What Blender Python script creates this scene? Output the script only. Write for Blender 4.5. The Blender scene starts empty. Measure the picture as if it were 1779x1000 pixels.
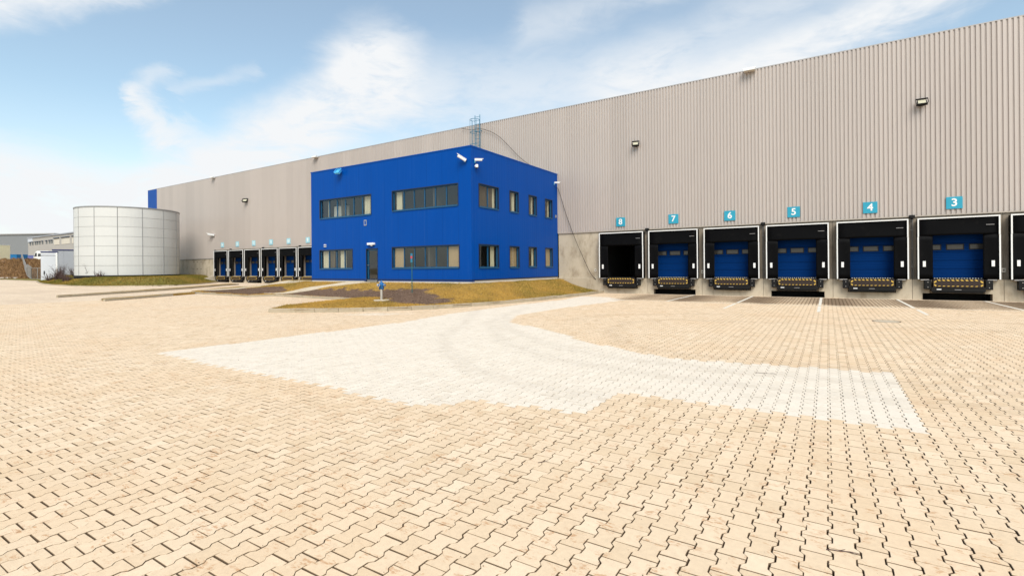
import bpy, bmesh, math, random
import numpy as np
from mathutils import Vector, Matrix
random.seed(7); rng = np.random.default_rng(7)
R = math.radians
scene = bpy.context.scene
col = scene.collection

# ------------------------------------------------------------------ camera
CAM_H = 1.75
YAW = math.atan(548.5/870.0); ROLL = R(.5)
fw = Vector((-math.sin(YAW), math.cos(YAW), 0)); rt = Vector((math.cos(YAW), math.sin(YAW), 0)); up = Vector((0, 0, 1))
cr = rt*math.cos(ROLL) - up*math.sin(ROLL); cu = up*math.cos(ROLL) + rt*math.sin(ROLL)
cd_ = bpy.data.cameras.new('camera'); cam = bpy.data.objects.new('camera', cd_); col.objects.link(cam)
cam.matrix_world = Matrix(((cr.x, cu.x, -fw.x, 0), (cr.y, cu.y, -fw.y, 0), (cr.z, cu.z, -fw.z, CAM_H), (0, 0, 0, 1)))
cd_.sensor_width = 36; cd_.lens = 870/1779*36; cd_.shift_y = -36/1779
cd_.clip_start = .05; cd_.clip_end = 6000
scene.camera = cam

# ------------------------------------------------------------------ colour management
scene.view_settings.view_transform = 'Standard'; scene.view_settings.look = 'None'
scene.view_settings.gamma = 1; scene.view_settings.use_curve_mapping = False
scene.view_settings.exposure = 1.36
scene.cycles.max_bounces = 6; scene.cycles.diffuse_bounces = 3; scene.cycles.glossy_bounces = 3
scene.cycles.transmission_bounces = 4; scene.cycles.transparent_max_bounces = 8

# ------------------------------------------------------------------ node helpers
class NT:
    def __init__(s, tree): s.t = tree; s.n = tree.nodes; s.l = tree.links
    def new(s, typ, **kw):
        n = s.n.new(typ)
        for k, v in kw.items(): setattr(n, k, v)
        return n
    def put(s, sock, v):
        if isinstance(v, bpy.types.NodeSocket): s.l.new(v, sock)
        elif v is not None: sock.default_value = v
    def m(s, op, a, b=None, c=None, clamp=False):
        n = s.new('ShaderNodeMath', operation=op); n.use_clamp = clamp
        s.put(n.inputs[0], a); s.put(n.inputs[1], b); s.put(n.inputs[2], c)
        return n.outputs[0]
    def mix(s, f, a, b, blend='MIX'):
        n = s.new('ShaderNodeMix', data_type='RGBA', blend_type=blend)
        s.put(n.inputs[0], f)
        for i, v in ((6, a), (7, b)):
            s.put(n.inputs[i], (*v, 1) if isinstance(v, tuple) and len(v) == 3 else v)
        return n.outputs[2]
    def noise(s, vec, scale, detail=3, rough=.55, dist=0., dim='3D'):
        n = s.new('ShaderNodeTexNoise', noise_dimensions=dim); s.put(n.inputs['Vector'], vec)
        n.inputs['Scale'].default_value = scale; n.inputs['Detail'].default_value = detail
        n.inputs['Roughness'].default_value = rough; n.inputs['Distortion'].default_value = dist
        return n.outputs[0]
    def ramp(s, f, a, b, smooth=True):
        n = s.new('ShaderNodeMapRange'); n.interpolation_type = 'SMOOTHSTEP' if smooth else 'LINEAR'
        s.put(n.inputs[0], f); s.put(n.inputs[1], a); s.put(n.inputs[2], b)
        n.inputs[3].default_value = 0; n.inputs[4].default_value = 1
        return n.outputs[0]
    def scale(s, vec, x, y, z):
        n = s.new('ShaderNodeVectorMath', operation='MULTIPLY'); s.put(n.inputs[0], vec); n.inputs[1].default_value = (x, y, z)
        return n.outputs[0]

# ------------------------------------------------------------------ world
SUN_EL, SUN_AZ = R(48), R(38)        # azimuth measured from -Y towards +X
w = bpy.data.worlds.new("World"); scene.world = w; w.use_nodes = True
t = NT(w.node_tree); t.n.clear()
sky = t.new('ShaderNodeTexSky', sky_type='NISHITA'); sky.sun_disc = False
sky.sun_elevation = SUN_EL; sky.sun_rotation = R(180) - SUN_AZ
sky.altitude = 200; sky.air_density = 1.0; sky.dust_density = 1.2; sky.ozone_density = .35
geo = t.new('ShaderNodeTexCoord').outputs['Generated']
sx = t.new('ShaderNodeSeparateXYZ'); t.l.new(geo, sx.inputs[0])
X_, Y_, Z_ = sx.outputs
az = t.m('ARCTAN2', X_, Y_)                                  # 0 = towards the warehouse, + to the right
az = t.m('ADD', az, YAW)                                     # 0 = the way the yard is looked along
el = t.m('ARCSINE', Z_)
# slow warp so cloud edges are wispy
n1 = t.noise(t.scale(geo, 1, 1, 2.2), 3.2, 6, .6, .4)
n2 = t.noise(t.scale(geo, 1, 1, 2.6), 9.0, 6, .62, .6)
n3 = t.noise(t.scale(geo, 1.3, .8, 3.5), 26.0, 4, .6, .3)
wa = t.m('MULTIPLY', t.m('SUBTRACT', n1, .5), .14)
wb = t.m('MULTIPLY', t.m('SUBTRACT', n2, .5), .07)
az2 = t.m('ADD', az, t.m('ADD', wa, wb)); el2 = t.m('ADD', el, t.m('SUBTRACT', t.m('MULTIPLY', wb, .9), t.m('MULTIPLY', wa, .35)))
def streak(a0, e0, a1, e1, w0, amp, soft=1.0, w1=None):
    """soft band of cirrus between two sky directions (azimuth, elevation in degrees)"""
    a0, e0, a1, e1, w0 = map(R, (a0, e0, a1, e1, w0)); w1 = w0 if w1 is None else R(w1)
    dx, dy = a1-a0, e1-e0; L2 = dx*dx+dy*dy
    px = t.m('SUBTRACT', az2, a0); py = t.m('SUBTRACT', el2, e0)
    k = t.m('DIVIDE', t.m('ADD', t.m('MULTIPLY', px, dx), t.m('MULTIPLY', py, dy)), L2, clamp=True)
    qx = t.m('SUBTRACT', px, t.m('MULTIPLY', k, dx)); qy = t.m('SUBTRACT', py, t.m('MULTIPLY', k, dy))
    d = t.m('SQRT', t.m('ADD', t.m('MULTIPLY', qx, qx), t.m('MULTIPLY', qy, qy)))
    wid = t.m('ADD', t.m('MULTIPLY', k, w1-w0), w0)
    v = t.m('SUBTRACT', 1.0, t.m('DIVIDE', d, wid), clamp=True)
    v = t.ramp(v, 0.0, soft)
    return t.m('MULTIPLY', v, amp)
def screen(a, b): return t.m('SUBTRACT', 1.0, t.m('MULTIPLY', t.m('SUBTRACT', 1.0, a, clamp=True), t.m('SUBTRACT', 1.0, b, clamp=True)))
cl = streak(-62, 8.5, -33, 4.5, 7.5, 1.0, .7, 4.5)           # big bank, lower left
for a in [(-36, 6.5, -14, 21, 3.6, 1.0, .8, 6.2),               # broad diagonal band
          (-36.5, 15.5, -31.5, 9.5, 1.6, .75, 1, 3.5),         # hooked wisp
          (-36.8, 15.6, -33.5, 18.0, 1.2, .4, 1),
          (-33.0, 16.5, -27.5, 19.5, 1.0, .28, 1),
          (-26, 9, -10, 18, 5.0, .25, 1, 7),
          (-62, 16.5, -34, 27.5, 5.0, .95, .8, 3.6),                 # top left
          (14, 17.0, 43, 23.5, 4.2, .85, .9, 3.0), (12, 20, 35, 27, 5, .45, 1), (2, 26, 30, 32, 4, .4, 1),
          (-10, 19, 16, 20, 7, .5, 1)]:
    cl = screen(cl, streak(*a))
far = t.m('MULTIPLY', t.ramp(n1, .48, .74), t.ramp(t.m('ABSOLUTE', az), R(50), R(75)))   # elsewhere, the same kind of cirrus
cl = screen(cl, t.m('MULTIPLY', far, .8))
tex = t.m('ADD', t.m('MULTIPLY', n2, .95), t.m('MULTIPLY', n3, .25))
cl = t.m('MULTIPLY', cl, t.ramp(tex, .08, .76))
cl = t.m('MULTIPLY', cl, 1.22, clamp=True)
haze = t.m('SUBTRACT', 1.0, t.ramp(el, 0.0, R(17)))
cl = screen(cl, t.m('MULTIPLY', haze, .58))
cl = screen(cl, .15)                                         # thin veil over everything
skyc = t.mix(cl, t.mix(1.0, sky.outputs[0], (1.02, 1.11, 1.0), 'MULTIPLY'), (4.75, 4.85, 4.95))
bg = t.new('ShaderNodeBackground'); t.l.new(skyc, bg.inputs[0]); bg.inputs[1].default_value = .075
wo = t.new('ShaderNodeOutputWorld'); t.l.new(bg.outputs[0], wo.inputs[0])

sd_ = bpy.data.lights.new('sun', 'SUN'); sd_.energy = 1.5; sd_.angle = R(34); sd_.color = (1, .95, .87)
sun = bpy.data.objects.new('sun', sd_); col.objects.link(sun)
to_sun = Vector((math.sin(SUN_AZ)*math.cos(SUN_EL), -math.cos(SUN_AZ)*math.cos(SUN_EL), math.sin(SUN_EL)))
sun.rotation_euler = to_sun.to_track_quat('Z', 'Y').to_euler(); sun.location = (0, -20, 40)

# ------------------------------------------------------------------ materials
def principled(name):
    m = bpy.data.materials.new(name); m.use_nodes = True
    nt = NT(m.node_tree); b = m.node_tree.nodes['Principled BSDF']
    return m, nt, b
def mat(name, c, rough=.6, metal=0., spec=.5, var=.12, vs=3., fine=.06, fs=60., bump=0., bs=80., objvar=0., grime=None, stretch=(1, 1, 1)):
    m, nt, b = principled(name)
    tc = nt.new('ShaderNodeNewGeometry').outputs['Position']
    v = nt.scale(tc, *stretch)
    a = nt.noise(v, vs, 4); f = nt.noise(v, fs, 2)
    k = nt.m('ADD', nt.m('ADD', 1.0, nt.m('MULTIPLY', nt.m('SUBTRACT', a, .5), var*2)), nt.m('MULTIPLY', nt.m('SUBTRACT', f, .5), fine*2))
    if objvar:
        oi = nt.new('ShaderNodeObjectInfo').outputs['Random']
        k = nt.m('ADD', k, nt.m('MULTIPLY', nt.m('SUBTRACT', oi, .5), objvar*2))
    cc = nt.mix(1.0, c, (1, 1, 1), 'MULTIPLY')
    n = nt.new('ShaderNodeVectorMath', operation='SCALE'); nt.l.new(cc, n.inputs[0]); nt.l.new(k, n.inputs['Scale'])
    out = n.outputs[0]
    if grime:
        gc, gs, lo, hi, amt = grime
        g = nt.ramp(nt.noise(v, gs, 6, .65), lo, hi)
        out = nt.mix(nt.m('MULTIPLY', g, amt), out, gc)
    nt.l.new(out, b.inputs['Base Color'])
    b.inputs['Roughness'].default_value = rough; b.inputs['Metallic'].default_value = metal
    b.inputs['Specular IOR Level'].default_value = spec
    if bump:
        bn = nt.new('ShaderNodeBump'); bn.inputs['Strength'].default_value = bump; bn.inputs['Distance'].default_value = .01
        nt.l.new(nt.noise(v, bs, 4), bn.inputs['Height']); nt.l.new(bn.outputs[0], b.inputs['Normal'])
    return m
M = {}
M['clad'] = mat('silver_sheet', (.48, .42, .38), .42, .15, .5, .05, .6, .02, 8, objvar=.04, grime=((.33, .28, .25), .7, .55, .8, .18), stretch=(1, 1, .12))
M['cladblue'] = mat('blue_sheet', (.0, .06, .30), .42, 0, .15, .05, .6)
M['trim'] = mat('grey_trim', (.36, .34, .33), .45, .2, .5, .06)
M['beigetrim'] = mat('beige_trim', (.42, .36, .30), .5, 0, .4, .1, 1.5)
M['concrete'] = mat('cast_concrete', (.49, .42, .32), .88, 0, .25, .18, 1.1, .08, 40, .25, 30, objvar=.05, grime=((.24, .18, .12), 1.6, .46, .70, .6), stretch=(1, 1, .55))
M['pier'] = mat('stained_shaded_concrete', (.27, .225, .175), .88, 0, .2, .2, 1.3, .08, 40, .25, 30, grime=((.13, .095, .07), 1.5, .48, .72, .6), stretch=(1, 1, .4))  # real stains plus the dock shelters' shade, painted into the base colour
M['kerb'] = mat('kerb_concrete', (.38, .32, .235), .9, 0, .2, .16, 4, .12, 60, .3, 60, objvar=.08, grime=((.26, .19, .11), 5, .5, .7, .4))
M['black'] = mat('black_curtain', (.0025, .0025, .003), .6, 0, .07, .2, 3, .1, 40, .2, 12, grime=((.018, .016, .014), 2.2, .55, .8, .35))
M['blackmetal'] = mat('black_steel', (.007, .0065, .0065), .55, 0, .25, .2, 5)
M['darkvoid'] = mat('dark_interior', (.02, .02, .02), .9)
M['white'] = mat('white_trim', (.80, .79, .77), .45, 0, .4, .04)
M['yellow'] = mat('hazard_yellow', (.62, .40, .07), .55, 0, .4, .2, 12)
M['rust'] = mat('dark_steel_plate', (.035, .022, .017), .6, 0, .3, .3, 10)
M['doorblue'] = None
M['cyan'] = mat('cyan_sign_face', (.02, .30, .43), .35, 0, .5, .12, 2.0)
M['cyanpale'] = mat('pale_cyan_sign_face', (.30, .56, .64), .35, 0, .5, .12, 2.0)
M['frame'] = mat('window_frame_blue', (.006, .075, .17), .4, 0, .5, .05)
M['darkframe'] = mat('dark_blue_reveal', (.004, .016, .05), .5)
M['blind'] = mat('beige_blind', (.70, .50, .30), .8, 0, .2, .08, 2.0, .03, 30, stretch=(6, 6, .5))
M['curtain'] = mat('cream_curtain', (.85, .78, .60), .8, 0, .2, .1, 8.0, .03, 30, stretch=(1, 1, .1))
M['slatblind'] = mat('brown_slat_blind', (.20, .155, .115), .8, 0, .2, .25, 9.0, .03, 30, stretch=(1, 1, .1))
M['room'] = mat('room_paint', (.12, .11, .10), .85)
M['cabinet'] = mat('white_cabinet', (.72, .72, .69), .6)
M['plinthpale'] = mat('pale_render', (.62, .57, .50), .8, 0, .2, .12, 3)
M['tank'] = None
M['tankdark'] = mat('tank_joint_grey', (.22, .21, .20), .6)
M['tankcap'] = mat('tank_rim_grey', (.27, .27, .27), .5, .2)
M['shed'] = mat('white_shed_sheet', (.60, .62, .66), .5, 0, .4, .06, 1)
M['shedgrey'] = mat('grey_shed_sheet', (.36, .37, .40), .5, 0, .4, .08, 1)
M['navy'] = mat('navy_trim', (.01, .015, .10), .5)
M['camwhite'] = mat('white_plastic', (.78, .78, .78), .4)
M['teal'] = mat('teal_steel', (.02, .16, .26), .45)
M['lens'] = mat('dark_lens', (.01, .01, .012), .1, 0, .6)
M['lampglass'] = mat('lamp_reflector', (.62, .58, .42), .2, .3)
M['lampcyan'] = mat('pale_blue_lamp', (.08, .42, .75), .4)
M['steel'] = mat('brushed_steel', (.62, .58, .54), .32, .8, .5, .05)
M['hydblue'] = mat('hydrant_blue', (.008, .11, .32), .35)
M['green'] = mat('post_green', (.01, .10, .10), .5)
M['red'] = mat('sign_red', (.55, .04, .05), .5)
M['bark'] = mat('twig_bark', (.09, .055, .05), .9, 0, .2, .3, 9)
M['wallgrey'] = mat('far_grey_wall', (.22, .225, .23), .7, 0, .3, .05, .2)
M['wallbeige'] = mat('far_beige_wall', (.44, .41, .37), .7, 0, .3, .08, .3)
M['farwin'] = mat('far_window', (.06, .06, .065), .25, 0, .6)
M['farpale'] = mat('far_pale_shutter', (.66, .60, .50), .6, 0, .3, .1, .5)
M['contblue'] = mat('container_blue', (.01, .17, .40), .5, 0, .4, .15, .8)
M['contviolet'] = mat('container_violet', (.14, .16, .36), .5, 0, .4, .25, .8)
M['truckwhite'] = mat('truck_white', (.78, .78, .76), .35)
M['truckbeige'] = mat('box_body_cream', (.9, .8, .52), .5)
M['roof'] = mat('roof_membrane', (.3, .3, .3), .9)
M['wire'] = mat('galvanised_wire', (.30, .28, .26), .5, .4)
M['line'] = mat('road_paint', (.70, .66, .58), .8, 0, .2, .1, 8, .1, 60, grime=((.42, .34, .25), 9, .5, .68, .7))
M['iron'] = mat('cast_iron', (.10, .06, .04), .7, .2, .4, .2, 12)
M['channel'] = mat('channel_concrete', (.60, .50, .38), .85, 0, .2, .15, 3)
M['pathslab'] = mat('path_slab', (.52, .44, .33), .9, 0, .2, .14, 4, .1, 50, .3, 50, objvar=.05)

def ribbed(name, c, axis, pitch, rough, strength, var=.05, spec=.5, metal=0., objvar=0., sharp=True, dist=.01):
    m, nt, b = principled(name)
    pos = nt.new('ShaderNodeNewGeometry').outputs['Position']
    s = nt.new('ShaderNodeSeparateXYZ'); nt.l.new(pos, s.inputs[0])
    if axis == 'XY': c0 = nt.m('ADD', s.outputs[0], s.outputs[1])
    else: c0 = s.outputs['XYZ'.index(axis)]
    ph = nt.m('FRACT', nt.m('DIVIDE', c0, pitch))
    tri = nt.m('ABSOLUTE', nt.m('SUBTRACT', ph, .5))
    h = nt.ramp(tri, .36, .47)
    a = nt.noise(nt.scale(pos, 1, 1, .3), .9, 4)
    k = nt.m('ADD', 1.0, nt.m('MULTIPLY', nt.m('SUBTRACT', a, .5), var*2))
    if objvar:
        oi = nt.new('ShaderNodeObjectInfo').outputs['Random']
        k = nt.m('ADD', k, nt.m('MULTIPLY', nt.m('SUBTRACT', oi, .5), objvar*2))
    n = nt.new('ShaderNodeVectorMath', operation='SCALE'); n.inputs[0].default_value = c; nt.l.new(k, n.inputs['Scale'])
    nt.l.new(n.outputs[0], b.inputs['Base Color'])
    b.inputs['Roughness'].default_value = rough; b.inputs['Metallic'].default_value = metal; b.inputs['Specular IOR Level'].default_value = spec
    bn = nt.new('ShaderNodeBump'); bn.inputs['Strength'].default_value = strength; bn.inputs['Distance'].default_value = dist
    bn.invert = True
    nt.l.new(h, bn.inputs['Height']); nt.l.new(bn.outputs[0], b.inputs['Normal'])
    return m
M['office'] = ribbed('office_blue_panel', (.0, .057, .30), 'XY', .25, .35, .22, .09, .09)
M['doorblue'] = ribbed('dock_door_blue', (.0, .024, .12), 'Z', .08, .5, .7, .06, .04)
M['tank'] = ribbed('tank_panel_offwhite', (.575, .57, .55), 'Z', .255, .4, .12, .05, .5, .1, .03)

def add_seams(m, pitch):
    nt = NT(m.node_tree); b = m.node_tree.nodes['Principled BSDF']
    pos = nt.new('ShaderNodeNewGeometry').outputs['Position']; sp = nt.new('ShaderNodeSeparateXYZ'); nt.l.new(pos, sp.inputs[0])
    c = nt.m('ADD', sp.outputs[0], sp.outputs[1]); fr = nt.m('FRACT', nt.m('DIVIDE', c, pitch))
    sm = nt.m('GREATER_THAN', nt.m('ABSOLUTE', nt.m('SUBTRACT', fr, .5)), .5-.009/pitch)
    st = nt.ramp(nt.noise(nt.scale(pos, 6, 6, .25), 1.0, 5, .65), .52, .8)
    old = b.inputs['Base Color'].links[0].from_socket
    n1_ = nt.mix(nt.m('MULTIPLY', sm, .45), old, (.0, .02, .10)); n2_ = nt.mix(nt.m('MULTIPLY', st, .12), n1_, (.06, .13, .30))
    nt.l.new(n2_, b.inputs['Base Color'])
add_seams(M['office'], 1.12)
def glass_mat(name, tint, gloss, facing=.3):
    m = bpy.data.materials.new(name); m.use_nodes = True; nt = NT(m.node_tree); nt.n.clear()
    tr = nt.new('ShaderNodeBsdfTransparent'); tr.inputs[0].default_value = (*tint, 1)
    gl = nt.new('ShaderNodeBsdfGlossy'); gl.inputs['Roughness'].default_value = .03; gl.inputs[0].default_value = (.9, .93, .95, 1)
    lw = nt.new('ShaderNodeLayerWeight'); lw.inputs[0].default_value = facing
    f = nt.m('ADD', nt.m('MULTIPLY', lw.outputs['Fresnel'], 1.0), gloss, clamp=True)
    f = nt.m('MULTIPLY', f, nt.m('SUBTRACT', 1.0, nt.new('ShaderNodeNewGeometry').outputs['Backfacing']))
    mx = nt.new('ShaderNodeMixShader'); nt.l.new(f, mx.inputs[0]); nt.l.new(tr.outputs[0], mx.inputs[1]); nt.l.new(gl.outputs[0], mx.inputs[2])
    o = nt.new('ShaderNodeOutputMaterial'); nt.l.new(mx.outputs[0], o.inputs[0]); return m
M['glass'] = glass_mat('window_glass', (.82, .83, .81), .05)
M['doorpane'] = mat('door_pane', (.06, .055, .05), .2, 0, .5)

# paving stones: every stone carries its own tone, whiteness and dirt in the attribute 'stone'
def paver_material():
    m, nt, b = principled('paving_stone')
    at = nt.new('ShaderNodeAttribute'); at.attribute_name = 'stone'
    s = nt.new('ShaderNodeSeparateColor'); nt.l.new(at.outputs['Color'], s.inputs[0])
    tone, white, dirt = s.outputs
    pos = nt.new('ShaderNodeNewGeometry').outputs['Position']
    a = nt.noise(pos, .35, 4, .6); f = nt.noise(pos, 22, 5, .65); g = nt.noise(pos, 170, 2, .6)
    base = nt.mix(tone, (.63, .475, .315), (.73, .57, .405))
    base = nt.mix(nt.m('MULTIPLY', nt.ramp(a, .42, .72), .5), base, (.66, .47, .295))
    pale = nt.mix(tone, (.665, .58, .475), (.72, .635, .53))
    c = nt.mix(white, base, pale)
    k = nt.m('ADD', nt.m('ADD', 1.0, nt.m('MULTIPLY', nt.m('SUBTRACT', f, .5), .34)), nt.m('MULTIPLY', nt.m('SUBTRACT', g, .5), .30))
    sc = nt.new('ShaderNodeVectorMath', operation='SCALE'); nt.l.new(c, sc.inputs[0]); nt.l.new(k, sc.inputs['Scale']); c = sc.outputs[0]
    # scuffs, rust-brown blotches, thin brown streaks
    e1 = nt.noise(pos, 5.5, 6, .7, .6); e2 = nt.noise(nt.scale(pos, 1, 3.2, 1), 15, 5, .7, .3)
    bl = nt.m('MULTIPLY', nt.ramp(e1, .53, .63), nt.ramp(e2, .46, .58))
    bl = nt.m('MULTIPLY', bl, nt.m('SUBTRACT', 1.0, nt.m('MULTIPLY', white, .75)))
    c = nt.mix(nt.m('MULTIPLY', bl, .6), c, (.40, .17, .05))
    c = nt.mix(nt.m('MULTIPLY', nt.ramp(nt.noise(pos, 1.1, 5, .65), .62, .8), .25), c, (.80, .70, .58))
    c = nt.mix(dirt, c, (.085, .05, .026))
    nt.l.new(c, b.inputs['Base Color'])
    b.inputs['Roughness'].default_value = .9; b.inputs['Specular IOR Level'].default_value = .2
    bn = nt.new('ShaderNodeBump'); bn.inputs['Strength'].default_value = .35; bn.inputs['Distance'].default_value = .003
    nt.l.new(nt.noise(pos, 120, 4, .7), bn.inputs['Height']); nt.l.new(bn.outputs[0], b.inputs['Normal'])
    return m
M['paver'] = paver_material()
M['sand'] = mat('joint_sand', (.045, .026, .012), .95, 0, .1, .4, 6, .2, 120, .4, 200)
def far_paving():
    m, nt, b = principled('far_paving')
    pos = nt.new('ShaderNodeNewGeometry').outputs['Position']
    br = nt.new('ShaderNodeTexBrick'); nt.l.new(pos, br.inputs['Vector'])
    br.inputs['Color1'].default_value = (.64, .50, .36, 1); br.inputs['Color2'].default_value = (.70, .56, .41, 1); br.inputs['Mortar'].default_value = (.34, .24, .16, 1)
    br.inputs['Scale'].default_value = 1; br.inputs['Mortar Size'].default_value = .006; br.inputs['Brick Width'].default_value = .205; br.inputs['Row Height'].default_value = .145
    a = nt.noise(nt.scale(pos, .35, 1, 1), .5, 5, .62)
    c = nt.mix(nt.ramp(a, .4, .7), br.outputs['Color'], (.56, .43, .31))
    c = nt.mix(nt.m('MULTIPLY', nt.ramp(nt.noise(nt.scale(pos, .2, 1, 1), 1.4, 5, .65), .5, .75), .4), c, (.72, .60, .48))
    nt.l.new(c, b.inputs['Base Color']); b.inputs['Roughness'].default_value = .92; b.inputs['Specular IOR Level'].default_value = .2
    return m
M['farpave'] = far_paving()
def soil_grass(name, c1, c2, c3, s1, s2):
    m, nt, b = principled(name)
    pos = nt.new('ShaderNodeNewGeometry').outputs['Position']
    a = nt.noise(pos, s1, 5, .65); f = nt.noise(pos, s2, 4, .7)
    c = nt.mix(nt.ramp(a, .38, .62), c1, c2); c = nt.mix(nt.ramp(f, .45, .7), c, c3)
    nt.l.new(c, b.inputs['Base Color']); b.inputs['Roughness'].default_value = .95; b.inputs['Specular IOR Level'].default_value = .1
    bn = nt.new('ShaderNodeBump'); bn.inputs['Strength'].default_value = .8; bn.inputs['Distance'].default_value = .04
    nt.l.new(nt.noise(pos, 18, 5, .7), bn.inputs['Height']); nt.l.new(bn.outputs[0], b.inputs['Normal'])
    return m
M['drygrass'] = soil_grass('dry_lawn', (.42, .25, .055), (.31, .19, .045), (.17, .11, .05), .8, 9)
M['greengrass'] = soil_grass('green_lawn', (.15, .14, .03), (.22, .17, .045), (.10, .08, .03), .5, 6)
M['mulch'] = soil_grass('bark_mulch_ground', (.15, .095, .065), (.12, .075, .05), (.21, .14, .10), 1.5, 12)
M['bank'] = soil_grass('bank_soil', (.30, .18, .09), (.20, .12, .06), (.12, .07, .04), .16, 1.2)
M['ground'] = soil_grass('rough_ground', (.30, .22, .12), (.24, .20, .10), (.2, .14, .08), .05, .4)
def attr_mat(name, ramp):
    m, nt, b = principled(name)
    at = nt.new('ShaderNodeAttribute'); at.attribute_name = 'stone'
    s = nt.new('ShaderNodeSeparateColor'); nt.l.new(at.outputs['Color'], s.inputs[0])
    c = nt.mix(s.outputs[0], ramp[0], ramp[1]); c = nt.mix(s.outputs[1], c, ramp[2])
    nt.l.new(c, b.inputs['Base Color']); b.inputs['Roughness'].default_value = .9; b.inputs['Specular IOR Level'].default_value = .1
    return m
M['blade'] = attr_mat('grass_blade', ((.52, .31, .07), (.30, .18, .045), (.14, .13, .025)))
M['bankblade'] = attr_mat('bank_blade', ((.34, .20, .085), (.20, .11, .055), (.14, .09, .05)))
M['chip'] = attr_mat('bark_chip', ((.20, .13, .09), (.09, .055, .038), (.32, .23, .16)))

# ------------------------------------------------------------------ mesh helpers
class MB:
    """collects simple shapes that end up in ONE mesh"""
    def __init__(s): s.v = []; s.f = []
    def box(s, x0, x1, y0, y1, z0, z1):
        i = len(s.v)
        s.v += [(x0, y0, z0), (x1, y0, z0), (x1, y1, z0), (x0, y1, z0), (x0, y0, z1), (x1, y0, z1), (x1, y1, z1), (x0, y1, z1)]
        s.f += [(i+3, i+2, i+1, i), (i+4, i+5, i+6, i+7), (i, i+1, i+5, i+4), (i+1, i+2, i+6, i+5), (i+2, i+3, i+7, i+6), (i+3, i, i+4, i+7)]
        return s
    def tube(s, p0, p1, r0, r1=None, n=8, cap=True):
        r1 = r0 if r1 is None else r1
        p0 = Vector(p0); p1 = Vector(p1); d = (p1-p0).normalized()
        a = d.orthogonal().normalized(); b = d.cross(a); i = len(s.v)
        for p, r in ((p0, r0), (p1, r1)):
            for k in range(n):
                q = p+(a*math.cos(2*math.pi*k/n)+b*math.sin(2*math.pi*k/n))*r; s.v.append(tuple(q))
        for k in range(n): s.f.append((i+k, i+(k+1) % n, i+n+(k+1) % n, i+n+k))
        if cap: s.f.append(tuple(i+k for k in reversed(range(n)))); s.f.append(tuple(i+n+k for k in range(n)))
        return s
    def path(s, pts, r, n=6):
        for a, b in zip(pts[:-1], pts[1:]): s.tube(a, b, r, r, n)
        return s
    def prism(s, poly, axis, a, b):
        """extrude a 2-D outline: axis 'x' -> (y,z), 'y' -> (x,z), 'z' -> (x,y)"""
        i = len(s.v); n = len(poly)
        for d in (a, b):
            for u, v in poly:
                s.v.append({'x': (d, u, v), 'y': (u, d, v), 'z': (u, v, d)}[axis])
        s.f.append(tuple(i+k for k in range(n))); s.f.append(tuple(i+n+k for k in reversed(range(n))))
        for k in range(n): s.f.append((i+k, i+n+k, i+n+(k+1) % n, i+(k+1) % n))
        return s
    def lathe(s, prof, c=(0, 0, 0), n=20):
        i = len(s.v); m_ = len(prof)
        for r, z in prof:
            for k in range(n): s.v.append((c[0]+r*math.cos(2*math.pi*k/n), c[1]+r*math.sin(2*math.pi*k/n), c[2]+z))
        for j in range(m_-1):
            for k in range(n): s.f.append((i+j*n+k, i+j*n+(k+1) % n, i+(j+1)*n+(k+1) % n, i+(j+1)*n+k))
        s.f.append(tuple(i+k for k in reversed(range(n)))); s.f.append(tuple(i+(m_-1)*n+k for k in range(n)))
        return s
    def mesh(s, name, m, fix=True):
        me = bpy.data.meshes.new(name); me.from_pydata(s.v, [], s.f)
        if fix:
            bm = bmesh.new(); bm.from_mesh(me); bmesh.ops.recalc_face_normals(bm, faces=bm.faces); bm.to_mesh(me); bm.free()
        me.materials.append(m); return me
    def build(s, name, m, parent=None, loc=(0, 0, 0), bevel=0, fix=True, smooth=False):
        o = bpy.data.objects.new(name, s.mesh(name, m, fix)); col.objects.link(o); o.location = loc
        if parent: o.parent = parent
        if bevel:
            md = o.modifiers.new('bevel', 'BEVEL'); md.width = bevel; md.segments = 2; md.limit_method = 'ANGLE'
        if smooth:
            for p in o.data.polygons: p.use_smooth = True
        return o
def tag(o, label=None, cat=None, group=None, kind=None):
    if label: o['label'] = label
    if cat: o['category'] = cat
    if group: o['group'] = group
    if kind: o['kind'] = kind
    return o
def empty(name, loc=(0, 0, 0), rz=0., label=None, cat=None, group=None, kind=None):
    o = bpy.data.objects.new(name, None); col.objects.link(o); o.location = loc; o.rotation_euler = (0, 0, rz); o.empty_display_size = .2
    return tag(o, label, cat, group, kind)
def kids(o): return [c for c in col.objects if c.parent == o]
def copy_tree(o, parent=None):
    c = o.copy(); col.objects.link(c)
    if parent: c.parent = parent
    for ch in kids(o): copy_tree(ch, c)
    return c
def text_mesh(txt, size, m, name='lettering'):
    cu_ = bpy.data.curves.new('txt', 'FONT'); cu_.body = txt; cu_.size = size; cu_.align_x = 'CENTER'; cu_.align_y = 'CENTER'
    cu_.extrude = .004; cu_.offset = size*.020
    o = bpy.data.objects.new('txt', cu_); col.objects.link(o)
    dg = bpy.context.evaluated_depsgraph_get(); me = bpy.data.meshes.new_from_object(o.evaluated_get(dg))
    bpy.data.objects.remove(o); me.materials.clear(); me.materials.append(m); me.name = name
    return me
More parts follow.
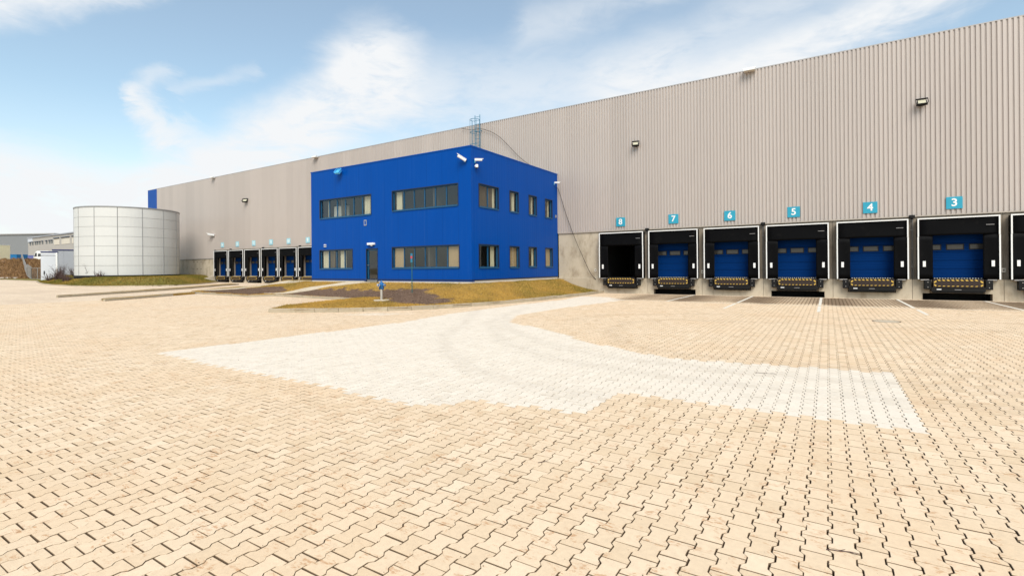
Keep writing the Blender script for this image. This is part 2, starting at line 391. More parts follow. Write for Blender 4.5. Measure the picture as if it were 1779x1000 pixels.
def np_mesh(name, V, loops, starts, totals, m, attr=None, smooth=False):
    me = bpy.data.meshes.new(name)
    me.vertices.add(len(V)); me.vertices.foreach_set('co', np.asarray(V, np.float32).ravel())
    me.loops.add(len(loops)); me.loops.foreach_set('vertex_index', np.asarray(loops, np.int32))
    me.polygons.add(len(starts)); me.polygons.foreach_set('loop_start', np.asarray(starts, np.int32)); me.polygons.foreach_set('loop_total', np.asarray(totals, np.int32))
    me.update(calc_edges=True)
    if attr is not None:
        a = me.color_attributes.new('stone', 'FLOAT_COLOR', 'POINT'); a.data.foreach_set('color', np.asarray(attr, np.float32).ravel())
    me.materials.append(m); me.validate()
    me.polygons.foreach_set('use_smooth', np.full(len(me.polygons), bool(smooth)))
    return me

# ------------------------------------------------------------------ the lie of the land
def sstep(t_): t_ = np.clip(t_, 0, 1); return t_*t_*(3-2*t_)
def yz(x, y=0):
    d = -np.asarray(x, float)
    return .30*sstep((d-20)/36)+.25*np.clip((d-58)/40., 0, 1)
OUT = [(-19.13, 11.85), (-17.95, 12.44), (-16.7, 13.25), (-15.6, 14.2), (-14.7, 15.2), (-14.1, 16.3), (-13.56, 17.7), (-13.1, 19.4), (-12.8, 21.5), (-12.55, 24.5), (-12.45, 27.4), (-12.55, 31.33),
       (-38.5, 31.33), (-41, 27), (-41.5, 23), (-39.6, 19.6), (-37.2, 17.4), (-30.1, 17.35), (-29.5, 18.75), (-24.75, 18.65), (-22.0, 18.6), (-21.6, 16.6), (-20.82, 13.7)]
PLAT = [(-33.2, 22.4), (-29.33, 21.29), (-15.94, 21.29), (-15.94, 31.33), (-34, 31.33)]
def seg_near(P, x, y, closed=False):
    best = np.full(np.shape(x), 1e9); bx_ = np.array(x, float); by_ = np.array(y, float)
    n = len(P) if closed else len(P)-1
    for i in range(n):
        ax, ay = P[i]; bx, by = P[(i+1) % len(P)]; dx, dy = bx-ax, by-ay
        t_ = np.clip(((x-ax)*dx+(y-ay)*dy)/(dx*dx+dy*dy), 0, 1)
        qx = ax+dx*t_; qy = ay+dy*t_; d = np.hypot(x-qx, y-qy); s = d < best
        best = np.where(s, d, best); bx_ = np.where(s, qx, bx_); by_ = np.where(s, qy, by_)
    return best, bx_, by_
def inside(P, x, y):
    x = np.asarray(x, float); y = np.asarray(y, float); c = np.zeros(x.shape, bool)
    for i in range(len(P)):
        ax, ay = P[i]; bx, by = P[(i+1) % len(P)]
        if ay == by: continue
        c ^= ((ay > y) != (by > y)) & (x < (bx-ax)*(y-ay)/(by-ay)+ax)
    return c
def terr(x, y):
    x = np.asarray(x, float); y = np.asarray(y, float)
    do = np.minimum(seg_near(OUT[:12]+[(-12.55, 36)], x, y)[0], seg_near([(-38.5, 36)]+OUT[12:]+OUT[:1], x, y)[0])
    di = np.where(inside(PLAT, x, y), 0, seg_near(PLAT, x, y, True)[0])
    k = np.where(di > 0, do/(do+di+1e-9), 1); k = np.minimum(1, k*1.12)
    return yz(x)+.12+(.77-yz(x))*k**1.8
TKC = (-65.6, 24.4); TKR = 4.64
TOUT = [(-82.3, 21.0), (-76, 19.6), (-70.5, 18.5), (-65.5, 17.9), (-60.0, 17.8), (-55.8, 18.5), (-53.2, 20.3), (-51.9, 21.6), (-51.8, 23), (-53.6, 25.6), (-56.5, 28.3), (-59.4, 30.6), (-60.9, 31.3), (-82.3, 31.3)]
def terr2(x, y):
    x = np.asarray(x, float); y = np.asarray(y, float)
    do = seg_near(TOUT[:13], x, y)[0]; do = np.minimum(do, seg_near([(-82.3, 21.0), (-82.3, 30)], x, y)[0]+.5)
    di = np.maximum(np.hypot(x-TKC[0], y-TKC[1])-TKR-.5, 0)
    k = np.clip(do/2.6, 0, 1)
    return yz(x)+.06+.70*sstep(k)*np.where(di < 30, 1, 1)

def loft(name, outline, inner, hfun, m, rings=26, step=.3):
    pts = []
    for i in range(len(outline)):
        a = np.array(outline[i]); b = np.array(outline[(i+1) % len(outline)]); n = max(1, int(np.hypot(*(b-a))/step))
        for k in range(n): pts.append(a+(b-a)*k/n)
    pts = np.array(pts); N = len(pts)
    qx, qy = inner(pts[:, 0], pts[:, 1])
    V = []
    for r in range(rings+1):
        f = r/rings; x = pts[:, 0]*(1-f)+qx*f; y = pts[:, 1]*(1-f)+qy*f
        V.append(np.stack([x, y, hfun(x, y)], 1))
    V = np.concatenate(V); Q = []
    for r in range(rings):
        i0 = r*N; k = np.arange(N); k2 = (k+1) % N
        Q.append(np.stack([i0+k, i0+k2, i0+N+k2, i0+N+k], 1))
    Q = np.concatenate(Q)
    me = np_mesh(name, V, Q.ravel(), np.arange(len(Q))*4, np.full(len(Q), 4), m, smooth=True)
    return me, V, Q

# lawn between the yard and the office
def plat_near(x, y):
    _, a, b = seg_near(PLAT, x, y, True); return a, b
MUL = [[(-29.4, 18.95), (-27.6, 20.1), (-25.8, 20.35), (-19.8, 20.2), (-17.6, 19.6), (-16.1, 18.7), (-14.4, 18.1), (-14.9, 16.5), (-16.3, 16.2), (-17.4, 16.5), (-18.9, 17.4), (-21.5, 18.65), (-24.75, 18.75)],
       [(-37.0, 17.7), (-30.3, 17.55), (-30.3, 18.4), (-29.8, 19.8), (-31.2, 20.4), (-33.5, 20.2), (-37.2, 19.3)]]
me, LV, LQ = loft('lawn', OUT, plat_near, lambda x, y: terr(x, y)+.02*np.sin(x*3.1)*np.sin(y*2.7)*.6, M['drygrass'])
me.materials.append(M['mulch'])
cx = LV[LQ].mean(1); jit = .25*np.sin(cx[:, 0]*5.1)+.2*np.sin(cx[:, 1]*6.3)
mi = (inside(MUL[0], cx[:, 0]+jit, cx[:, 1]+jit*.5) | inside(MUL[1], cx[:, 0], cx[:, 1])).astype(np.int32)
me.polygons.foreach_set('material_index', mi)
lawn = bpy.data.objects.new('lawn', me); col.objects.link(lawn); tag(lawn, kind='structure')
def circ_near(x, y):
    dx, dy = x-TKC[0], y-TKC[1]; d = np.hypot(dx, dy)+1e-9; return TKC[0]+dx/d*(TKR-.3), TKC[1]+dy/d*(TKR-.3)
me, TV, TQ = loft('tank_lawn', TOUT, circ_near, terr2, M['greengrass'], 22, .5)
tlawn = bpy.data.objects.new('tank_lawn', me); col.objects.link(tlawn); tag(tlawn, kind='structure')

def scatter_pts(V, Q, n):
    T = V[Q]; area = np.linalg.norm(np.cross(T[:, 1]-T[:, 0], T[:, 3]-T[:, 0]), axis=1)
    i = rng.choice(len(Q), n, p=area/area.sum()); u = rng.random((n, 1)); v = rng.random((n, 1))
    return T[i, 0]+(T[i, 1]-T[i, 0])*u+(T[i, 3]-T[i, 0])*v
def blades(name, P, h0, h1, wd, tone, green, m):
    n = len(P); a = rng.random(n)*6.283; h = rng.uniform(h0, h1, n); ln = rng.normal(0, .5, (n, 2))*h[:, None]
    d = np.stack([np.cos(a), np.sin(a), np.zeros(n)], 1)*wd
    A = P-d; B = P+d; C = P+np.stack([ln[:, 0], ln[:, 1], h], 1)
    V = np.stack([A, B, C], 1).reshape(-1, 3)
    at = np.zeros((n, 3, 4)); at[:, :, 0] = tone[:, None]; at[:, :, 1] = green[:, None]; at[:, :, 3] = 1
    me = np_mesh(name, V, np.arange(n*3), np.arange(n)*3, np.full(n, 3), m, at.reshape(-1, 4))
    o = bpy.data.objects.new(name, me); col.objects.link(o); return o
P = scatter_pts(LV, LQ, 150000)
inm = inside(MUL[0], P[:, 0], P[:, 1]) | inside(MUL[1], P[:, 0], P[:, 1])
G = P[(~inm) & (rng.random(len(P)) < .95)]
nse = np.sin(G[:, 0]*.9+1.3)*np.sin(G[:, 1]*1.1)+np.sin(G[:, 0]*2.3+G[:, 1]*1.7)*.5
gr = np.clip(nse*.35+np.where((G[:, 1] > 20.2), .30, 0)+np.where((G[:, 0] > -16.2) & (G[:, 1] > 25), .25, 0)+rng.normal(0, .12, len(G)), 0, 1)
o = blades('dry_grass', G+np.array([0, 0, -.01]), .03, .085, .009, np.clip(rng.random(len(G))*.8+nse*.15, 0, 1), gr, M['blade'])
tag(o, 'short dry yellow grass covering the sloping lawn below the blue office', 'grass', kind='stuff')
P = scatter_pts(TV, TQ, 60000); P = P[np.hypot(P[:, 0]-TKC[0], P[:, 1]-TKC[1]) > TKR+.2]
o = blades('green_grass', P, .05, .14, .018, .5+.5*rng.random(len(P)), np.clip(rng.normal(.72, .25, len(P))+.3*np.sin(P[:, 0]*.7), 0, 1), M['blade'])
tag(o, 'green and ochre grass on the low mound round the white tank', 'grass', kind='stuff')
# bark mulch chips
P = scatter_pts(LV, LQ, 110000); P = P[inside(MUL[0], P[:, 0], P[:, 1]) | inside(MUL[1], P[:, 0], P[:, 1])]
n = len(P); sz = rng.uniform(.012, .04, n)
q = rng.normal(0, 1, (n, 4, 3)); q /= np.linalg.norm(q, axis=2, keepdims=True); q *= sz[:, None, None]; q[:, :, 2] *= .5
V = (P[:, None, :]+q).reshape(-1, 3); base = np.arange(n)*4
tri = np.stack([base, base+1, base+2, base, base+3, base+1, base+1, base+3, base+2, base, base+2, base+3], 1).ravel()
at = np.zeros((n, 4, 4)); at[:, :, 0] = rng.random(n)[:, None]; at[:, :, 1] = (rng.random(n) < .12)[:, None]*.8; at[:, :, 3] = 1
me = np_mesh('bark_mulch', V, tri, np.arange(n*4)*3, np.full(n*4, 3), M['chip'], at.reshape(-1, 4))
o = bpy.data.objects.new('bark_mulch', me); col.objects.link(o); tag(o, 'brown bark mulch spread over the beds in front of the office', 'mulch', kind='stuff')

# ------------------------------------------------------------------ ground, yard
def sheet(name, xs, ys, z, m, keep=None, kind='structure', parent=None):
    xs = np.asarray(xs, float); ys = np.asarray(ys, float); XX, YY = np.meshgrid(xs, ys)
    V = np.stack([XX, YY, z(XX, YY)], 2).reshape(-1, 3); nx = len(xs)
    I, J = np.meshgrid(np.arange(nx-1), np.arange(len(ys)-1)); i0 = (J*nx+I).ravel()
    Q = np.stack([i0, i0+1, i0+nx+1, i0+nx], 1)
    if keep is not None:
        c = V[Q].mean(1); Q = Q[keep(c[:, 0], c[:, 1])]
    me = np_mesh(name, V, Q.ravel(), np.arange(len(Q))*4, np.full(len(Q), 4), m, smooth=True)
    o = bpy.data.objects.new(name, me); col.objects.link(o)
    if parent: o.parent = parent
    else: tag(o, kind=kind)
    return o
gx = [-3000, -1200, -500, -300, -200, -150, -120]+list(np.arange(-100, 21, 5))+[40, 80, 200, 600, 2000]
gy = [-2000, -600, -200, -80, -40, -20, 0, 10, 20, 30, 40, 60, 90, 140, 220, 400, 900, 3000]
sheet('ground', gx, gy, lambda x, y: yz(x)-.05, M['ground'])

PX, PY = .145, .205            # paving module
GAP = .0066
def shape(u=0., v=0.):
    """outline of one double-T stone, v = trim off the long sides, u = off the ends"""
    hw, nw, hl = .0855-GAP/2-v, .0595-GAP/2-v, PY/2-GAP/2-u
    ya, yb = .0375-.001, .065-.001
    r = [(hw, -hl), (hw, -yb), (nw, -ya), (nw, ya), (hw, yb), (hw, hl)]
    return np.array(r+[(-x, -y) for x, y in r])
NC, NR = 7, 5                  # stones per coarse cell
CX0, CY0 = -34.51, -1.0
ncx, ncy = int((16-CX0)/(PX*NC)), int((31.30-CY0)/(PY*NR))
ci, cj = np.meshgrid(np.arange(ncx), np.arange(ncy)); ccx = CX0+(ci+.5)*PX*NC; ccy = CY0+(cj+.5)*PY*NR
wz = ccx*fw.x+ccy*fw.y; sxx = ccx*rt.x+ccy*rt.y
detail = (wz > 1.2) & (wz < 37.5) & (np.abs(sxx)/np.maximum(wz, .1) < 1.06+1.2/np.maximum(wz, .1))
det = {}
dd = detail
# whole-yard flat sheet outside the detailed cells
xs = CX0+np.arange(ncx+1)*PX*NC; ys = CY0+np.arange(ncy+1)*PY*NR
def keep(x, y):
    i = np.floor((x-CX0)/(PX*NC)).astype(int); j = np.floor((y-CY0)/(PY*NR)).astype(int)
    ok = (i >= 0) & (i < ncx) & (j >= 0) & (j < ncy)
    r = np.ones(len(x), bool); r[ok] = ~dd[j[ok], i[ok]]; return r
pavement = sheet('pavement', list(np.arange(-125, CX0-1, 2.0))+list(xs)+[18, 30], list(np.arange(-30, CY0, 4))+list(ys)+[31.36], lambda x, y: yz(x)-.004, M['farpave'], keep)
sheet('joint_sand', xs, ys, lambda x, y: yz(x)-.016, M['sand'], lambda x, y: ~keep(x, y), parent=pavement)
bpy.data.objects['joint_sand']['kind'] = 'stuff'

# white paving: follows the grid of the stones, with the swept inner edge
WHITE = [(-12.05, 4.93), (-11.65, 11.9), (-12.1, 14.1), (-12.2, 19.0), (-11.9, 24.0), (-12.3, 27.2), (-10.6, 27.0), (-8.9, 25.0), (-9.6, 19.0), (-9.6, 15.5), (-8.6, 13.4), (-6.65, 12.4), (-4.9, 10.9), (-3.4, 10.0), (-2.4, 9.65), (-1.3, 9.75), (.1, 10.0), (.85, 10.03), (.85, 6.70), (-2.48, 6.66), (-2.5, 5.42), (-3.0, 5.42), (-3.95, 5.35), (-4.31, 4.76)]
TR = [[(-12.5, 17), (-9.6, 12.4), (-8.26, 9.8), (-6.78, 8.14), (-5.23, 6.97), (-3.97, 6.45), (-2.6, 6.3)],
      [(-11.2, 19), (-9.11, 13.07), (-6.7, 10.08), (-4.63, 8.58), (-2.75, 8.11), (-.99, 7.97), (1.5, 8.15), (6, 9.2)],
      [(-10.4, 16), (-8.0, 12.3), (-5.6, 10.2), (-3.6, 9.2), (-1, 8.95), (2, 9.3)],
      [(6, 17.6), (1, 17.4), (-1.61, 17.01), (-4.2, 16.7), (-5.3, 15.2), (-5.0, 12.7), (-3.9, 10.9), (-2.2, 10.1), (2, 10.3), (7, 11.5)],
      [(6, 20.0), (1, 19.6), (-3.5, 19.2), (-6.8, 17.2), (-7.2, 14.8)]]
def stone_attr(x, y, r1, r2):
    wt = inside(WHITE, x, y).astype(float)
    wt = np.maximum(wt, .55*(inside([(-15.6, 12.6), (-14.1, 13.2), (-13.5, 14.3), (-15.0, 13.7)], x, y)))
    dirt = np.zeros(len(x))
    for q, T in enumerate(TR):
        d = seg_near(T, x, y)[0]; dirt = np.maximum(dirt, (.085 if q < 3 else .10)*np.exp(-(d/.22)**2))
    # oil-darkened strip along the docks
    band = np.clip((y-24.9+.35*np.sin(x*1.9)+.2*np.sin(x*4.7))/1.3, 0, 1)*np.clip((x+9.9)/1.2, 0, 1)
    band *= .75+.25*np.sin(x*1.92+1.0)
    dirt = np.maximum(dirt, .80*band)
    dirt = np.maximum(dirt, .45*np.exp(-(((x+8.6)/1.6)**2+((y-29.2)/1.3)**2)))
    dirt = np.clip(dirt+np.clip(r2-1.1, 0, 1)*.06, 0, .8)
    tone = np.clip(.5+.26*r1, 0, 1)
    return tone, wt, dirt
ds = np.argwhere(detail)
cj_, ci_ = ds[:, 0], ds[:, 1]
ii, jj = np.meshgrid(np.arange(NC), np.arange(NR)); ii = ii.ravel(); jj = jj.ravel()
gi = (ci_[:, None]*NC+ii[None]).ravel(); gj = (cj_[:, None]*NR+jj[None]).ravel()
px = CX0+(gi+.5)*PX; py = CY0+(gj+.5)*PY+np.where(gi % 2 == 0, 0, PY/2)-PY/4
hide = inside(OUT, px, py) & (np.minimum(seg_near(OUT, px, py, True)[0], 9) > .35)
ok = (~hide) & (py < 31.22)
px, py = px[ok], py[ok]
NPV = len(px)
pw = px*fw.x+py*fw.y; ps = px*rt.x+py*rt.y
r1 = rng.normal(0, 1, NPV); r2 = rng.normal(0, 1, NPV)
tone, wt, dirt = stone_attr(px, py, r1, r2)
darkband = (py > 25.2) & (px > -9.9)
# near stones, as individuals
py_img = 464-870*(-CAM_H)/np.maximum(pw, .1)
inframe = (np.abs(ps/np.maximum(pw, .1)) < 1.03) & (py_img < 1012)
order = np.argsort(np.where(inframe, pw, 1e9)); near = order[:300]
isnear = np.zeros(NPV, bool); isnear[near] = True
def stone_verts(shp, bevel=.0034, h=.030):
    top = shp*np.array([(1-bevel/.08), (1-bevel/.1)]); n = len(shp)
    return np.concatenate([np.c_[top, np.zeros(n)], np.c_[shp, np.full(n, -bevel)], np.c_[shp, np.full(n, -h)]])
def stone_faces():
    n = 12; L = [list(range(n))]
    for k in range(n):
        L.append([k, n+k, n+(k+1) % n, (k+1) % n]); L.append([n+k, 2*n+k, 2*n+(k+1) % n, n+(k+1) % n])
    return L
SF = stone_faces(); floops = np.array([i for f in SF for i in f]); ftot = np.array([len(f) for f in SF])
S_ = [stone_verts(shape(0, 0)), stone_verts(shape(.001, .0125))]
sel = np.where(~isnear)[0]; n = len(sel)
B = np.where(darkband[sel][:, None, None], S_[1][None], S_[0][None])
B = B*np.array([1, 1, 1.])
sc = 1-np.abs(rng.normal(0, .006, (n, 1, 2))); B = B.copy(); B[:, :, :2] *= sc
ang = rng.normal(0, .006, n); c_, s_ = np.cos(ang)[:, None], np.sin(ang)[:, None]
bx = B[:, :, 0]*c_-B[:, :, 1]*s_; by = B[:, :, 0]*s_+B[:, :, 1]*c_
tilt = rng.normal(0, .006, (n, 2)); bz = B[:, :, 2]+bx*tilt[:, :1]+by*tilt[:, 1:]+rng.normal(0, .0008, (n, 1))
jx, jy = rng.normal(0, .0011, n), rng.normal(0, .0016, n)
VX = px[sel][:, None]+jx[:, None]+bx; VY = py[sel][:, None]+jy[:, None]+by; VZ = bz+yz(VX)
V = np.stack([VX, VY, VZ], 2).reshape(-1, 3)
loops = (np.arange(n)[:, None]*36+floops[None]).ravel()
tot = np.tile(ftot, n); st = np.concatenate([[0], np.cumsum(tot)[:-1]])
at = np.zeros((n, 36, 4)); at[:, :, 0] = tone[sel][:, None]; at[:, :, 1] = wt[sel][:, None]; at[:, :, 2] = dirt[sel][:, None]; at[:, :, 3] = 1
at[:, 12:24, 2] = np.maximum(at[:, 12:24, 2], np.clip(.85+.18*rng.normal(size=(n, 12)), .3, 1)*(1-.55*wt[sel][:, None])); at[:, 24:, 2] = .95
me = np_mesh('paving_stones', V, loops, st, tot, M['paver'], at.reshape(-1, 4))
field = bpy.data.objects.new('paving_stones', me); col.objects.link(field); field.parent = pavement; field['kind'] = 'stuff'
temps = []
for q in range(18):
    v = S_[0].copy(); v[:, :2] *= 1-abs(rng.normal(0, .006, 2))
    a_ = np.zeros((36, 4)); a_[:, 0] = np.clip(.5+.26*rng.normal(), 0, 1); a_[:, 3] = 1; a_[12:24, 2] = .85; a_[24:, 2] = .95
    temps.append(np_mesh('paver', v, floops, np.concatenate([[0], np.cumsum(ftot)[:-1]]), ftot, M['paver'], a_))
for k_ in near:
    o = bpy.data.objects.new('paver', random.choice(temps)); col.objects.link(o); o.parent = pavement
    o.location = (px[k_]+rng.normal(0, .0011), py[k_]+rng.normal(0, .0016), float(yz(px[k_]))+rng.normal(0, .0008))
    o.rotation_euler = (rng.normal(0, .005), rng.normal(0, .005), rng.normal(0, .007))

# crumbs of bark and soil lying on the stones and caught in the joints
nl = 2600; qw = 2.6+rng.random(nl)**1.6*11; qs = (rng.random(nl)*2-1)*1.02*qw
lx = fw.x*qw+rt.x*qs; ly = fw.y*qw+rt.y*qs
snap = rng.random(nl) < .7; lx = np.where(snap, CX0+np.round((lx-CX0)/PX)*PX+rng.normal(0, .010, nl), lx)
okl = (ly < 31) & ~inside(OUT, lx, ly); lx, ly = lx[okl], ly[okl]; nl = len(lx)
sz = rng.uniform(.0015, .0055, nl)*np.where(rng.random(nl) < .06, 2.2, 1); q = rng.normal(0, 1, (nl, 4, 3)); q /= np.linalg.norm(q, axis=2, keepdims=True); q *= sz[:, None, None]; q[:, :, 2] *= .6
Vc = (np.stack([lx, ly, yz(lx)+sz*.3], 1)[:, None, :]+q).reshape(-1, 3); b4 = np.arange(nl)*4
trc = np.stack([b4, b4+1, b4+2, b4, b4+3, b4+1, b4+1, b4+3, b4+2, b4, b4+2, b4+3], 1).ravel()
atc = np.zeros((nl, 4, 4)); atc[:, :, 0] = rng.random(nl)[:, None]*1.2; atc[:, :, 3] = 1
o = bpy.data.objects.new('soil_crumbs', np_mesh('soil_crumbs', Vc, trc, np.arange(nl*4)*3, np.full(nl*4, 3), M['chip'], atc.reshape(-1, 4))); col.objects.link(o)
tag(o, 'dark crumbs of soil and bark scattered over the yard paving', 'litter', kind='stuff')
def twig(x, y, a, L, label, seed):
    rs = random.Random(seed); mb = MB(); p = Vector((0, 0, .004)); d = Vector((math.cos(a), math.sin(a), 0))
    for k in range(6):
        q_ = p+d*L/6+Vector((rs.gauss(0, .004), rs.gauss(0, .004), rs.uniform(-.001, .002))); mb.tube(p, q_, .0032-.0003*k, .0029-.0003*k, 5); p = q_
        if k in (1, 3): e = Vector((math.cos(a+rs.choice((-.8, .8))), math.sin(a+rs.choice((-.8, .8))), .05)); mb.tube(p, p+e*L*.22, .0022, .0012, 4)
    tag(mb.build('twig', M['bark'], loc=(x, y, .001)), label, 'twig', 'dry twigs lying on the paving')
twig(-.02, 3.62, .25, .20, 'dry dark twig lying in a joint of the right foreground paving', 3)
twig(-1.0, 9.0, .1, .30, 'thin dry twig on the pale paving at centre right', 4)
twig(-2.2, 3.9, 1.0, .10, 'tiny dry twig on the paving near the lower middle', 5)
# painted bay lines, concrete channel, manhole, small litter
for k_, (x, segs) in enumerate([(-6.75, ((24.9, 31.2),)), (-3.58, ((21.8, 24.9), (25.35, 31.2))), (-.30, ((21.7, 24.7), (25.1, 31.1))), (2.87, ((22.0, 24.3), (25.2, 31.0))), (6.1, ((21.8, 24.8), (25.2, 31.1)))]):
    o = empty('bay_line', (x, 25, .0), kind='structure')
    for a, b in segs:
        mb = MB(); n_ = int((b-a)/.15)
        for q in range(n_):
            y0 = a+(b-a)*q/n_; y1 = a+(b-a)*(q+1)/n_-.002
            mb.box(-.055+random.gauss(0, .004), .055+random.gauss(0, .004), y0-25, y1-25, .0015, .004)
        mb.build('paint_stroke', M['line'], o)
ch = empty('drain_channel', (0, 25.0, 0), kind='structure')
for q in range(18): MB().box(-9.6+q*1.0+.004, -9.6+(q+1)*1.0-.004, -.11, .11, -.05, .004+random.uniform(0, .002)).build('channel_stone', M['channel'], ch)
mh = empty('manhole_cover', (1.5, 19.0, .003), label='rusty round manhole cover set in the yard paving', cat='manhole')
mb = MB(); mb.lathe([(.36, 0), (.36, .004), (.335, .004), (.335, 0)], n=32); mb.build('rim', M['iron'], mh)
MB().lathe([(.325, 0), (.325, .002), (.02, .0025)], n=32).build('lid', M['pathslab'], mh)

# ------------------------------------------------------------------ kerbs
def kerb_run(name, pts, zf, hgt=.13, wd=.15, side=1, length=.98, parent=None):
    root = empty(name, (pts[0][0], pts[0][1], float(zf(*pts[0]))), kind='structure')
    cum = [0]
    for a, b in zip(pts[:-1], pts[1:]): cum.append(cum[-1]+math.hypot(b[0]-a[0], b[1]-a[1]))
    def at_(s):
        s = min(max(s, 0), cum[-1]-1e-6)
        for i in range(len(cum)-1):
            if s <= cum[i+1]: f = (s-cum[i])/(cum[i+1]-cum[i]); return (pts[i][0]*(1-f)+pts[i+1][0]*f, pts[i][1]*(1-f)+pts[i+1][1]*f)
    n_ = max(1, round(cum[-1]/length))
    for q in range(n_):
        a = Vector(at_(cum[-1]*q/n_)); b = Vector(at_(cum[-1]*(q+1)/n_)); d = (b-a).normalized(); nn = Vector((-d.y, d.x))*wd*side
        a2 = a+d*.006; b2 = b-d*.006; j = Vector((random.gauss(0, .004), random.gauss(0, .004)))
        P4 = [a2+j, b2+j, b2+nn+j, a2+nn+j]; mb = MB(); zb = -.06; zt = hgt+random.gauss(0, .005)
        vs = []
        for z_ in (zb, zt):
            for p in P4: vs.append((p.x-pts[0][0], p.y-pts[0][1], z_+float(zf(p.x, p.y))-float(zf(*pts[0]))))
        mb.v = vs; mb.f = [(0, 1, 2, 3), (4, 5, 6, 7), (0, 1, 5, 4), (1, 2, 6, 5), (2, 3, 7, 6), (3, 0, 4, 7)]
        mb.build('kerb_stone', M['kerb'], root, bevel=.012)
    return root
yy = lambda x, y: yz(x)
kerb_run('kerb', OUT[:12], yy, .165, .15)
kerb_run('kerb', [OUT[0], (-20.0, 12.9), OUT[22]], yy, .10, .08, -1)
kerb_run('kerb', [OUT[20], OUT[19], OUT[18]], yy, .14, .12, -1)
kerb_run('kerb', [OUT[17], OUT[16], OUT[15], OUT[14], OUT[13]], yy, .12, .12, -1)
kerb_run('kerb', [OUT[22], OUT[21], OUT[20]], yy, .05, .06, -1)
kerb_run('kerb', [OUT[18], OUT[17]], yy, .12, .12, -1)
S2 = [(-34.07, 11.3), (-35.6, 14.44), (-37.2, 17.4)]
S1 = [(-39.8, 11.0), (-41.8, 14.7), (-44.6, 19.5), (-47.9, 23.8), (-50.3, 27.2)]
kerb_run('kerb', S2, yy, .12, .14, -1); kerb_run('kerb', S1, yy, .12, .14, -1)
kerb_run('kerb', TOUT[:13], yy, .09, .14, -1, 1.3)
def strip(name, pts, w0, w1):
    V = []; n_ = len(pts); Q = []
    for i, p in enumerate(pts):
        f = i/(n_-1); ww = w0+(w1-w0)*f
        V.append((p[0]+.1, p[1], float(yz(p[0]))+.11)); V.append((p[0]+ww, p[1]-.2*ww, float(yz(p[0]))+.11)); V.append((p[0]+ww, p[1]-.2*ww, -.02))
    for i in range(n_-1): a = 3*i; Q += [(a, a+1, a+4, a+3), (a+1, a+2, a+5, a+4)]
    mb = MB(); mb.v = V; mb.f = Q; o = mb.build(name, M['drygrass']); return tag(o, kind='structure')
strip('verge', S2, .7, 1.0); strip('verge', S1, .6, 1.6)
kerb_run('kerb', [(p[0]+.75, p[1]-.15) for p in S2], yy, .12, .12, -1)
kerb_run('kerb', [(S1[i][0]+[.7, .95, 1.2, 1.45, 1.7][i], S1[i][1]-.2) for i in range(5)], yy, .12, .12, -1)
# slab paths over the lawn
def slab_path(name, left, right, rows, cols):
    root = empty(name, (left[0][0], left[0][1], float(terr(*left[0]))), kind='structure')
    def at_(P, f):
        L = [0]
        for a, b in zip(P[:-1], P[1:]): L.append(L[-1]+math.hypot(b[0]-a[0], b[1]-a[1]))
        s = f*L[-1]
        for i in range(len(L)-1):
            if s <= L[i+1]+1e-9: k = (s-L[i])/(L[i+1]-L[i]); return np.array([P[i][0]*(1-k)+P[i+1][0]*k, P[i][1]*(1-k)+P[i+1][1]*k])
    ox, oy, oz = root.location
    for r in range(rows):
        for c in range(cols):
            P4 = []
            for (rr, cc) in ((r, c), (r+1, c), (r+1, c+1), (r, c+1)):
                f = (rr+(.02 if rr == r else -.02))/rows; g_ = (cc+(.03 if cc == c else -.03))/cols
                p = at_(left, f)*(1-g_)+at_(right, f)*g_; P4.append(p)
            mb = MB(); vs = []
            for dz in (-.05, .045):
                for p in P4: vs.append((p[0]-ox, p[1]-oy, float(terr(*p))+dz-oz))
            mb.v = vs; mb.f = [(0, 1, 2, 3), (4, 5, 6, 7), (0, 1, 5, 4), (1, 2, 6, 5), (2, 3, 7, 6), (3, 0, 4, 7)]
            mb.build('paving_slab', M['pathslab'], root)
    return root
slab_path('footpath', [(-22.9, 21.15), (-23.8, 21.0), (-26.6, 20.5), (-29.55, 18.9)], [(-24.4, 21.24), (-25.6, 20.98), (-28.6, 20.25), (-30.25, 18.45)], 12, 2)
slab_path('footpath', [(-30.4, 21.3), (-33.4, 20.9), (-36.7, 18.6), (-38.0, 18.2)], [(-30.4, 22.5), (-33.6, 22.3), (-38.0, 20.5), (-39.3, 19.3)], 16, 2)

# ------------------------------------------------------------------ warehouse
D = 31.37
def zroof(x): return 12.60+.0027*(x+76)
wh = empty('warehouse', (-20, D, 0), label='long silver corrugated warehouse with dock doors, behind the blue office', cat='warehouse')
def W(mb, name, m, bevel=0, smooth=False):
    o = mb.build(name, m, wh, bevel=bevel, smooth=smooth); o.location = (20, -D, 0); return o
NP_, PITCH, DEP = 6, .183, .050
x = -75.7; k_ = 0
while x < 17:
    x1 = x+NP_*PITCH; xm = (x+x1)/2; z0 = 4.09 if xm > -60.95 else 3.10; z1 = zroof(xm)
    v = []; y0 = D-.004-.0015*(k_ % 2)
    for q in range(NP_):
        a = x+q*PITCH
        v += [(a+.004, y0-DEP), (a+.105, y0-DEP), (a+.122, y0), (a+.166, y0)]
    v.append((x1+.004, y0-DEP))
    mb = MB(); n_ = len(v)
    mb.v = [(p[0], p[1], z0) for p in v]+[(p[0], p[1], z1) for p in v]
    mb.f = [(i, i+1, n_+i+1, n_+i) for i in range(n_-1)]
    o = mb.build('cladding_sheet', M['clad'], wh, fix=False); o.location = (20, -D, 0)
    x = x1; k_ += 1
XR = x
# end panel, blue
MB().box(-78.3, -75.7, D-.06, D+.2, .4, 12.6).build('blue_end_panel', M['cladblue'], wh, (20, -D, 0))
